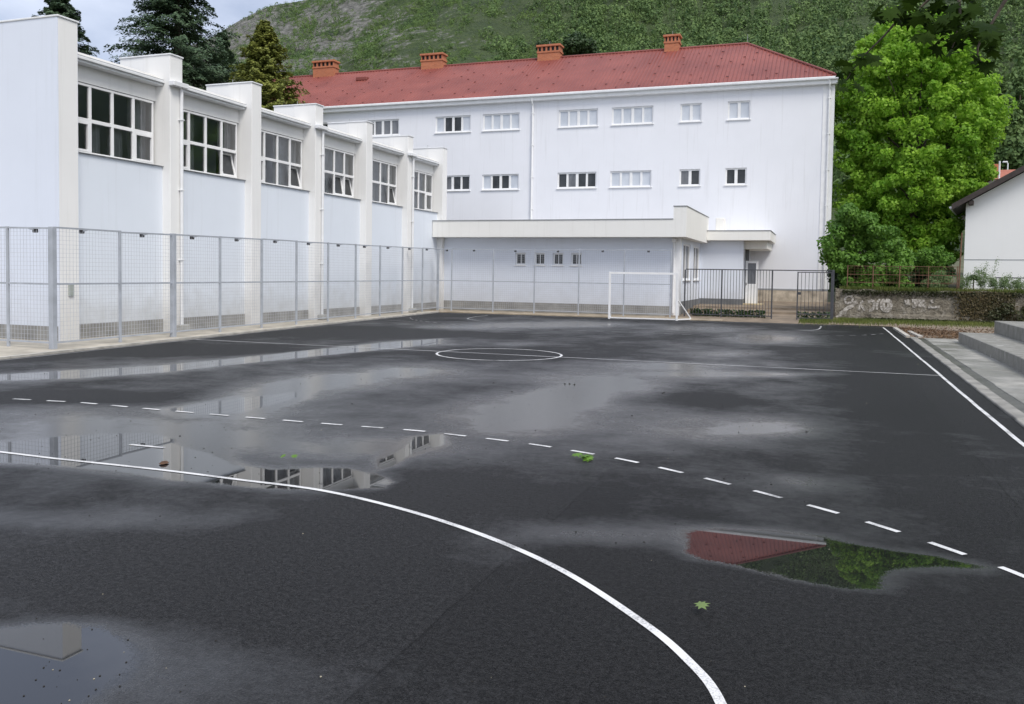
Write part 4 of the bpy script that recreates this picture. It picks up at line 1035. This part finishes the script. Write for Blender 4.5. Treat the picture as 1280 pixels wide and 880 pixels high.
# ------------------------------------------------------------------ concrete steps (right)
st = thing('concrete_steps', (4.6, 15, 0), 'wide grey concrete terrace steps along the right side of the court', 'steps')
def stepblock(x0, x1, yend, z0, z1):
    mb = MB(); y = yend
    while y > -8:
        L_ = 4.6; mb.bbox(x0+random.uniform(-.006, .006), x1, max(-8, y-L_+.008), y, z0, z1+random.uniform(-.004, .004), .014); y -= L_
    return mb
def mk_step():
    m, t, b = new_mat('stained_step_concrete'); p = pos(t)
    n = rmp(t, noise(t, p, 3., 6, .65), .3, .7); s = rmp(t, noise(t, pos(t, (3., 3., .6)), 1., 5, .6), .5, .66)
    c = cmix(t, n, (.17, .165, .145), (.29, .285, .26)); c = cmix(t, mth(t, 'MULTIPLY', s, .7), c, (.15, .145, .12))
    w = rmp(t, noise(t, pos(t, (2.2, 2.2, 1.)), 1.3, 3), .66, .72); c = cmix(t, mth(t, 'MULTIPLY', w, .8), c, (.52, .51, .48))
    L(t, c, b.inputs['Base Color']); b.inputs['Roughness'].default_value = .7; bump(t, b, noise(t, p, 40., 4), .35, .012); return m
M_['step'] = mk_step()
stepblock(3.98, 5.05, 30.2, -.05, .31).build('lower_step', M_['step'], st)
stepblock(5.053, 6.2, 30.75, -.05, .68).build('upper_step', M_['step'], st)
stepblock(6.203, 8.4, 30.9, -.05, 1.05).build('top_step', M_['step'], st)

# ------------------------------------------------------------------ white house right, neighbours
YH = 48.
hx = AY(1206, 300, YH)[0]; ze = AY(1208, 254, YH)[2]
hs = thing('white_house', (hx, YH, WT), 'white rendered house with a dark brown gable roof at the right edge', 'house')
p0, p1 = AY(1195, 250, YH), AY(1280, 205, YH); sl = (p1[2]-p0[2])/(p1[0]-p0[0]); xr = hx+4.6; zr = ze+sl*(xr-hx)
hm = MB().prism([(hx, WT-.2), (2*xr-hx, WT-.2), (2*xr-hx, ze), (xr, zr), (hx, ze)], 'y', YH, YH+9); hm.build('wall', M_['housewall'], hs)
MB().bbox(hx-.012, 2*xr-hx+.01, YH-.015, YH+.0, 2.95, 2.98, .004).build('string_line', M_['capmetal'], hs)
mb = MB(); ov = .6; th_ = .16
for s in (1, -1):
    X = lambda x: x if s == 1 else 2*xr-x
    a = (hx-ov, ze-ov*sl+.06); b = (xr, zr+.06)
    poly = [(X(a[0]), a[1]), (X(b[0]), b[1]), (X(b[0]), b[1]+th_), (X(a[0]), a[1]+th_)]
    mb.prism(poly if s == 1 else poly[::-1], 'y', YH-.55, YH+9.5)
mb.build('roof', M_['brown_wood'], hs)
mb = MB()
for s in (1, -1):
    X = lambda x: x if s == 1 else 2*xr-x
    a = (hx-ov, ze-ov*sl+.0); b = (xr, zr+.0)
    poly = [(X(a[0]), a[1]), (X(b[0]), b[1]), (X(b[0]), b[1]+.28), (X(a[0]), a[1]+.28)]
    mb.prism(poly if s == 1 else poly[::-1], 'y', YH-.6, YH-.552)
mb.build('bargeboard', M_['brown_wood'], hs)
MB().bbox(hx+.12, hx+.34, YH-.5, YH-.003, ze-.12, ze+.1, .02).build('purlin_end', M_['brown_wood'], hs)
MB().tube([(hx-ov-.06, YH-.5, ze-ov*sl+.12), (hx-ov-.06, YH+9, ze-ov*sl+.12)], .06, 8).build('gutter', M_['white_trim'], hs)

hs.rotation_euler = (0, 0, math.radians(-10))
hb = thing('tiled_house', (11.5, 66, 3), 'small house with an orange tiled roof and chimney behind the white house', 'house')
p = AY(1233, 224, 66); rdg = AY(1244, 212.5, 69); x0 = p[0]; zz = p[2]
MB().box(x0+.4, x0+11, 66.4, 71.6, 1, zz).build('wall', M_['housewall'], hb)
mb = MB().add([(x0, 66, zz), (x0+12, 66, zz), (x0+12, 69, rdg[2]), (rdg[0], 69, rdg[2]), (x0, 72, zz), (x0+12, 72, zz)], [(0, 1, 2, 3), (4, 0, 3), (5, 4, 3, 2)])
mb.build('roof', simple('orange_tile', (.36, .12, .075), .8, .2, 4., .5, 8), hb)
cq = AY(1246, 213, 69); MB().bbox(cq[0]-.25, cq[0]+.2, 68.8, 69.2, cq[2]-.6, cq[2]+.42, .02).build('chimney', M_['brick'], hb)
MB().tube([(AY(1250, 210, 66)[0], 66.2, cq[2]-1), (AY(1250, 210, 66)[0], 66.2, AY(1250, 201, 66)[2])], .06, 6).build('flue_pipe', M_['white_trim'], hb)
pl = AY(1259.5, 214, 80); pt_ = AY(1259.5, 203, 80); pa = AY(1255, 202, 80)
sl_ = thing('street_lamp', (pl[0], 80, 2), 'thin street lamp with a bent white head above the dark roof', 'street lamp')
MB().tube([(pl[0], 80, 2), (pl[0], 80, pt_[2]-.1), (pl[0]-.08, 80, pt_[2])], .05, 6).build('pole', M_['white_trim'], sl_)
MB().bbox(pa[0]-.1, pl[0]-.02, 79.9, 80.1, pt_[2]-.02, pt_[2]+.1, .03).build('lamp_head', M_['white_trim'], sl_)
fh = AY(1264, 158, 230); hh = thing('hillside_house', (fh[0]+3, 230, fh[2]-3), 'pale flat roofed house far off on the wooded hillside at the right edge', 'house')
MB().box(fh[0], fh[0]+9, 230, 236, fh[2]-3.2, fh[2]).build('wall', M_['housewall'], hh)
MB().box(fh[0]-.4, fh[0]+9.4, 229.6, 236.4, fh[2]+.02, fh[2]+.3).build('roof', simple('pale_roof', (.42, .36, .32), .8), hh)
for dx in (1.2, 4.2): MB().box(fh[0]+dx, fh[0]+dx+.9, 229.92, 229.99, fh[2]-1.6, fh[2]-.6).build('window', M_['glass'], hh)
for k_, (u_, v_, hp, wp, lab) in enumerate(((1256, 205, 62, 30, 'dark bushy tree below the far pale house at the right edge'), (1272, 205, 40, 34, 'rounded tree above the dark gable roof at the right edge'), (1251, 165, 66, 16, 'slim dark cypress beside the far pale house'), (1274, 152, 50, 15, 'slim dark cypress above the far pale house'))):
    c_ = AY(u_, v_, 150+30*(k_ > 1)); sc_ = (150+30*(k_ > 1))/F; tr_ = tag(bpy.data.objects.new('slope_tree', None), lab, 'tree', 'trees at the foot of the hill by the far house'); col.objects.link(tr_); tr_.location = c_
    hh_ = hp*sc_; MB().tube([c_-[0, 0, 6], c_+[0, 0, hh_*.7]], [.3, .1], 6).build('trunk', M_['bark'], tr_)
    cs_ = [c_+np.array([rng.normal(0, .3)*wp*sc_, rng.normal(0, .3)*wp*sc_, hh_*q_]) for q_ in np.linspace(0, .92, 14)]
    V, f = clumps(cs_, [wp*sc_*.42*(1-.6*q_*(k_ > 1)) for q_ in np.linspace(0, .92, 14)], 200, .75); link_mesh('crown', V, f, M_['forest'], tr_)

# ------------------------------------------------------------------ trees
def branchy(parent, base, top_r, limbs, m, r0=.3):
    mb = MB(); b = np.array(base, float)
    for tip in limbs:
        t_ = np.array(tip, float); md = b*.5+t_*.5+np.array([random.uniform(-.4, .4), random.uniform(-.4, .4), .3])
        st_ = b+np.array([0, 0, 0]); mb.tube([st_, md*.6+st_*.4, md*.3+t_*.7, t_], [r0, r0*.6, r0*.35, r0*.1], 7)
    return mb.build('limb', m, parent)
# bright maple
mt = thing('maple_tree', (4.7, 53.8, 1.2), 'large bright green leafy maple tree between the school and the white house', 'tree')
MB().tube([(4.7, 53.8, 1.), (4.65, 53.8, 3), (4.75, 53.9, 6), (4.6, 53.8, 10)], [.42, .34, .28, .14], 10).build('trunk', M_['bark'], mt)
cen = []; rad = []; 
PROF = [(38, 1092, 1200), (55, 1070, 1224), (80, 1050, 1238), (105, 1042, 1248), (130, 1038, 1258), (155, 1038, 1264), (180, 1038, 1262), (205, 1038, 1250), (230, 1038, 1240), (255, 1040, 1224), (280, 1046, 1210), (305, 1080, 1200), (330, 1105, 1195)]
for v, u0, u1 in PROF:
    a, b = AY(u0, v, 53.8), AY(u1, v, 53.8); c = (a+b)/2; hw = (b[0]-a[0])/2
    n = int(16+hw*13)
    for _ in range(n):
        th0 = rng.uniform(0, 2*math.pi); k = math.sqrt(rng.uniform(.12, 1)); r = rng.uniform(.32, .72)
        cen.append((c[0]+math.cos(th0)*(hw-r*.45)*k, 53.8+math.sin(th0)*(min(hw, 4.)-r*.5)*k, c[2]+rng.normal(0, .4))); rad.append(r)
V, f = clumps(cen, rad, 150, .19, .8, 1.1); link_mesh('crown', V, f, M_['leaf_maple'], mt)
mb = MB()
for q_ in range(0, len(cen), 28):
    c_ = np.array(cen[q_]); z0_ = max(2.5, min(c_[2]-1.5, 8.5)); b_ = np.array([4.68, 53.8, z0_]); m2 = b_*.5+c_*.5+[0, 0, .35]
    mb.tube([b_, m2, c_], [.09, .05, .015], 6)
mb.build('limb', M_['bark'], mt)
# bush in front
bs = thing('garden_bush', (1.9, 44.2, WT), 'dense leafy bush leaning over the stone wall beside the iron gate', 'bush')
cen = []; rad = []
for v, u0, u1 in ((266, 1050, 1075), (275, 1038, 1100), (290, 1030, 1125), (305, 1026, 1138), (320, 1026, 1142), (335, 1036, 1142), (348, 1048, 1140), (358, 1056, 1138)):
    a, b = AY(u0, v, 44.2), AY(u1, v, 44.2); hw = (b[0]-a[0])/2
    for _ in range(int(6+hw*8)):
        k = rng.uniform(-1, 1); cen.append(((a[0]+b[0])/2+k*(hw-.25), 44.2+rng.uniform(-.8, 1.0), a[2]+rng.normal(0, .12))); rad.append(rng.uniform(.25, .48))
V, f = clumps(cen, rad, 170, .15); link_mesh('foliage', V, f, M_['leaf_bush'], bs)
MB().tube([(1.9, 44.2, 1.2), (1.7, 44.2, 2.6), (1.2, 44.0, 4.)], [.12, .09, .04], 7).build('stem', M_['bark'], bs)
# dark back shrubs and undergrowth
def shrub(name, label, c, r, n, size, m, catg='shrub', group=None, flat=.9):
    k = max(3, int(n/160)); cs = [np.array(c)+rng.normal(0, .38, 3)*np.array(r) for _ in range(k)]
    V, f = clumps(cs, [np.mean(r)*rng.uniform(.4, .62) for _ in range(k)], n//k, size, flat)
    return tag(link_mesh(name, V, f, m), label, catg, group)
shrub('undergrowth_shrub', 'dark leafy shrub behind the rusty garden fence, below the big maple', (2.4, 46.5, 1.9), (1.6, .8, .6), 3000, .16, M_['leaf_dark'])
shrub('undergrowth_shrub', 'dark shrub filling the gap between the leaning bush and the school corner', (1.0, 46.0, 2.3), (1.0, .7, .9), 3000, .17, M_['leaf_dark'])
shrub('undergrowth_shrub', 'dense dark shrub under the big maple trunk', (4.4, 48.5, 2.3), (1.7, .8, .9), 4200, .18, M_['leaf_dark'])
shrub('clipped_shrub', 'rounded pale green shrub behind the garden fence', AY(1172, 350, 44), (.62, .5, .42), 2600, .07, M_['weed'], 'shrub')
shrub('clipped_shrub', 'wide dark green shrub at the corner of the white house', AY(1165, 325, 47), (1.1, .7, .6), 2600, .12, M_['leaf_bush'], 'shrub')
tp = AY(1217, 348, 44.2)
o = thing('topiary_shrub', (tp[0], 44.2, WT), 'small dark umbrella shaped shrub in front of the white house wall', 'shrub')
V, f = clumps([tp+np.array([0, 0, .05]), tp+np.array([.12, 0, .0]), tp+np.array([-.12, 0, 0])], [.2, .15, .15], 300, .07, .6); link_mesh('foliage', V, f, M_['leaf_dark'], o)
MB().tube([(tp[0], 44.2, WT-.1), (tp[0], 44.2, tp[2])], .03, 6).build('stem', M_['bark'], o)
def weed(label, u, v0, v1, y, n, wd, m):
    b = AY(u, v0, y); t_ = AY(u, v1, y); hh_ = t_[2]-WT; r = thing('weed_plant', (b[0], y, WT), label, 'plant', 'weeds on top of the stone wall')
    mb = MB(); L_ = []
    for _ in range(9):
        a = rng.normal(0, .5)*wd; tip = np.array([b[0]+a, y+rng.normal(0, .15), WT+hh_*rng.uniform(.6, 1)]); mb.tube([(b[0]+a*.3, y, WT-.05), tip*.5+np.array([b[0]+a*.3, y, WT])*.5+[0, 0, .05], tip], [.008, .006, .003], 4)
        kk = rng.uniform(.3, 1., n//9)[:, None]; L_.append(np.array([b[0]+a*.3, y, WT])*(1-kk)+tip*kk+rng.normal(0, .07, (n//9, 3)))
    mb.build('stem', M_['weed'], r); V, f = quads(np.concatenate(L_), .06, .5); link_mesh('foliage', V, f, m, r)
weed('tall feathery pale weed against the white house wall', 1229, 360, 325, 43.6, 1600, .5, M_['weed'])
weed('loose pale weed clump at the lower left of the white house wall', 1206, 360, 338, 43.4, 1000, .4, M_['weed'])
weed('broad pale weed clump near the right edge above the wall', 1250, 362, 340, 43.3, 2200, .9, M_['weed'])
weed('leafy weed clump at the far right end of the wall top', 1272, 364, 348, 43.2, 1500, .6, M_['weed'])
tb = thing('garden_table', (AY(1268, 352, 45)[0], 45, WT), 'dark topped garden table standing before the white house at the right edge', 'table')
c = AY(1266, 347.5, 45); MB().bbox(c[0]-.65, c[0]+1.1, 44.6, 45.4, c[2]-.02, c[2]+.03, .01).build('table_top', M_['iron'], tb)
for dx in (-.5, .25, .95): MB().bbox(c[0]+dx-.025, c[0]+dx+.025, 44.7, 44.75, WT-.1, c[2]-.021, .004).build('leg', M_['white_trim'], tb)

# conifers behind the gymnasium
def conifer(name, label, x, y, zb_, zt_, R, n, m, size, droop=.35, pw=.8, group='tall conifers behind the gymnasium'):
    r = thing(name, (x, y, zb_), label, 'tree', group)
    MB().tube([(x, y, zb_-1), (x, y, zt_-.5)], [R*.09, .03], 8).build('trunk', M_['bark'], r)
    P = []; NR = []; per = 130; nb = n//per
    for _ in range(nb):
        s = rng.uniform(.25, 1)**1.05; th0 = rng.uniform(0, 2*math.pi); Lb = R*(1-s)**pw*rng.uniform(.6, 1.15)+.3
        k = rng.uniform(.0, 1, per)**.55; z = zb_+(zt_-zb_)*s+Lb*(.55*k-(droop+.1)*k**2)+(rng.normal(0, .2) if Lb > 1 else 0)
        wd = (.12+.13*Lb)*np.sqrt(np.clip(1.05-k, .03, 1))*.75; off = rng.normal(0, 1, per)*wd
        P.append(np.stack([x+math.cos(th0)*Lb*k-math.sin(th0)*off, y+math.sin(th0)*Lb*k+math.cos(th0)*off, z-np.abs(off)*.5+rng.normal(0, .07, per)], -1))
        NR.append(np.tile([math.cos(th0)*.5, math.sin(th0)*.5, 1.], (per, 1)))
    V, f = quads(np.concatenate(P), size, .5, np.concatenate(NR), .45); link_mesh('crown', V, f, m, r); return r
def con_px(u, vt, vb, hw_px, Y, **k):
    t_, b_ = AY(u, vt, Y), AY(u, vb, Y); return dict(x=t_[0], y=Y, zt_=t_[2], zb_=2., R=hw_px/F*math.hypot(t_[0], Y)*1.75, **k)
conifer('conifer_tree', 'dark conifer tree cut off by the top edge behind the gymnasium end wall', **con_px(74, -12, 120, 58, 50, n=60000, m=M_['needle'], size=.24, pw=.8))
conifer('conifer_tree', 'broad dark blue-green conifer, the largest tree behind the gymnasium roof', **con_px(222, -70, 120, 92, 54, n=110000, m=M_['needle'], size=.24, pw=.85))
conifer('conifer_tree', 'smaller yellowish green conifer just left of the red roof', **con_px(331, 30, 120, 66, 50, n=70000, m=M_['needle_b'], size=.22, pw=.9, droop=.2))
conifer('conifer_tree', 'slim dark conifer tucked between the big conifer and the yellowish one', **con_px(278, 40, 120, 30, 60, n=26000, m=M_['needle'], size=.24))
# round dark tree peeping over the roof ridge
c = AY(721, 60, 70); o = thing('round_tree', (c[0], 70, 2), 'round dark tree top peeping over the red roof between two chimneys', 'tree')
MB().tube([(c[0], 70, 1), (c[0], 70, c[2])], [.35, .15], 8).build('trunk', M_['bark'], o)
cs = [c+rng.normal(0, .62, 3)*[1, 1, .7] for _ in range(16)]; V, f = clumps(cs, [.75]*16, 230, .24); link_mesh('crown', V, f, M_['leaf_dark'], o)

# ------------------------------------------------------------------ near maple whose branch hangs into the picture
def leaf_shape():
    pts = [(0, -.5), (.10, -.28), (.42, -.42), (.34, -.14), (.62, .08), (.30, .12), (.36, .40), (.12, .26), (0, .62), (-.12, .26), (-.36, .40), (-.30, .12), (-.62, .08), (-.34, -.14), (-.42, -.42), (-.10, -.28)]
    return np.array(pts)
LS = leaf_shape()
def leaves_obj(name, cents, size, m, parent=None, down=.7, flat=None):
    V = []; Fc = []
    for c in cents:
        nrm_ = np.array([rng.normal(0, .7), rng.normal(0, .7)-.4, 1.]) if flat is None else np.array(flat)+rng.normal(0, .12, 3); nrm_ /= np.linalg.norm(nrm_)
        ax = np.array([rng.normal(0, .6), rng.normal(0, .6), -down]) if flat is None else np.append(rng.normal(0, 1, 2), 0); ax -= nrm_*(ax@nrm_); ax /= np.linalg.norm(ax)+1e-9; bx = np.cross(nrm_, ax)
        s = size*rng.uniform(.7, 1.25); o = len(V)
        for px_, py_ in LS: V.append(np.array(c)+(bx*px_+ax*py_+nrm_*(-.35*px_*px_+.1*abs(px_)-.12*py_*py_))*s)
        V.append(np.array(c)+nrm_*s*.02); k = len(LS)
        Fc += [(o+i, o+(i+1) % k, o+k) for i in range(k)]
    return link_mesh(name, np.array(V), Fc, m, parent)
nm = thing('near_maple_tree', (7.4, 4.6, 0), 'dark maple branch with big leaves hanging in at the upper right', 'tree')
MB().tube([(7.4, 4.6, -.05), (7.3, 4.6, 1.6), (7.2, 4.7, 3.2), (7., 4.8, 5.2)], [.26, .21, .18, .12], 12).build('trunk', M_['bark'], nm)
def pt(u, v, y): return AY(u, v, y)
tw = [([(7.2, 4.7, 3.4), (4.6, 5.2, 4.5), (2.6, 5.5, 4.6), pt(1215, -60, 5.6), pt(1175, -15, 5.6), pt(1150, 10, 5.6)], [.09, .06, .04, .022, .012, .006]),
      ([pt(1215, -60, 5.6), pt(1260, -20, 5.4), pt(1245, 20, 5.4), pt(1222, 60, 5.4), pt(1232, 90, 5.4)], [.02, .013, .008, .006, .003]),
      ([pt(1190, -40, 5.6), pt(1140, 5, 5.8), pt(1105, 45, 5.9), pt(1075, 75, 6.), pt(1058, 100, 6.)], [.016, .009, .006, .005, .003]),
      ([pt(1190, -40, 5.6), pt(1200, 10, 5.5), pt(1195, 45, 5.5), pt(1190, 60, 5.5)], [.014, .008, .005, .003]),
      ([(7.2, 4.7, 3.8), (6.5, 6.8, 5.2), (5.8, 8., 6.)], [.09, .05, .02]), ([(7., 4.8, 5), (7.6, 3., 6.6), (8, 2, 7.4)], [.09, .05, .02])]
mb = MB()
for pts, r in tw: mb.tube(smooth_curve(pts, 4), list(np.interp(np.linspace(0, 1, (len(pts)-1)*4+1), np.linspace(0, 1, len(r)), r)), 7)
mb.build('branch', M_['bark'], nm)
cents = []
def sprinkle(n, u0, u1, v0, v1, y): 
    for _ in range(n): cents.append(AY(rng.uniform(u0, u1), rng.uniform(v0, v1), y+rng.normal(0, .22)))
sprinkle(72, 1108, 1230, -20, 26, 5.6); sprinkle(36, 1140, 1225, 18, 50, 5.5); sprinkle(12, 1165, 1205, 42, 66, 5.5); sprinkle(18, 1215, 1250, 30, 52, 5.4); sprinkle(13, 1215, 1245, 50, 88, 5.4)
sprinkle(10, 1046, 1100, 66, 92, 5.9); sprinkle(6, 1044, 1076, 88, 118, 6.); sprinkle(9, 1095, 1115, 12, 30, 5.8)
for _ in range(600):                                    # rest of the crown above and right of the view
    p_ = np.array([6.9, 5.2, 6.6])+rng.normal(0, 1, 3)*[1.7, 1.5, 1.0]
    pj, dp = proj(p_)
    if dp > 0 and -60 < pj[0] < 1330 and -20 < pj[1] < 900: continue
    cents.append(p_)
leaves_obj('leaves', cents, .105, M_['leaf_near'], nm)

# ------------------------------------------------------------------ fallen bits on the court
def fallen(label, u, v, n, size, spread, m, z=.012):
    c = G(u, v); cs = [c+np.array([rng.normal(0, spread), rng.normal(0, spread*1.3), z+abs(rng.normal(0, .02))]) for _ in range(n)]
    c0 = np.array(c); o = leaves_obj('fallen_leaf' if n == 1 else 'leaf_sprig', cs, size, m, None, flat=(0, -.25, 1.)); return tag(o, label, 'leaf', 'fallen green leaves on the wet court')
M_['leaf_fallen'] = leafmat('fallen_green_leaf', (.07, .17, .016), (.15, .28, .04), .2)
M_['leaf_pale'] = leafmat('fallen_pale_leaf', (.13, .20, .06), (.22, .30, .11), .2)
fallen('bright green leaf sprig lying near the dashed line mid court', 730, 575, 9, .10, .055, M_['leaf_fallen'])
fallen('small green leaf at the edge of the long left puddle', 365, 574, 2, .07, .05, M_['leaf_fallen'])
fallen('single pale green leaf right of the white curve', 877, 767, 1, .085, 0, M_['leaf_pale'])
c = G(205, 580); mb = MB(); n = 10
vs = [(c[0], c[1], .03)]+[(c[0]+.038*math.cos(2*math.pi*k/n), c[1]+.06*math.sin(2*math.pi*k/n), .008) for k in range(n)]+[(c[0]+.02*math.cos(2*math.pi*k/n), c[1]+.032*math.sin(2*math.pi*k/n), .028) for k in range(n)]
mb.add(vs, [(1+k, 1+(k+1) % n, 11+(k+1) % n, 11+k) for k in range(n)]+[(0, 11+k, 11+(k+1) % n) for k in range(n)])
tag(mb.build('dead_leaf', simple('dark_brown_leaf', (.09, .045, .02), .6, .3, 30.), smooth=True), 'curled dark brown leaf floating in the long left puddle', 'leaf')
# grit, twigs and crumbs scattered over the asphalt
mb = MB(); mb2 = MB()
for k in range(1000):
    y = 2.8+24*rng.random()**1.7; x = rng.uniform(max(-15.5, -y*1.15), min(2.4, y*.35)); s = rng.uniform(.0016, .0055)*(1+y*.06)
    (mb if rng.random() < .93 else mb2).add([(x-s, y, .001), (x, y-s*1.2, .001), (x+s*.9, y+s*.1, .001), (x, y+s, .001), (x+s*.1, y, s*1.1)], [(0, 1, 4), (1, 2, 4), (2, 3, 4), (3, 0, 4)])
for u, v in ((640,490),(617,479),(706,480),(712,480),(718,481),(790,520),(828,492),(830,491),(905,599),(964,606),(440,505),(560,620),(158,828),(125,845),(45,850),(160,800),(30,870),(75,838),(120,862),(150,858),(55,858),(225,545),(720,665),(770,679),(805,678),(1008,540)):
    c = G(u, v); s = .002+.0013*c[1]; mb.add([(c[0]-s, c[1], .002), (c[0], c[1]-s*1.4, .002), (c[0]+s, c[1], .002), (c[0], c[1]+s, .002), (c[0], c[1], s*.9)], [(0, 1, 4), (1, 2, 4), (2, 3, 4), (3, 0, 4)])
struct(mb.build('grit', simple('dark_grit', (.02, .018, .015), .9, .2)), 'stuff'); struct(mb2.build('pale_grit', simple('pale_grit', (.35, .32, .24), .9, .2)), 'stuff')
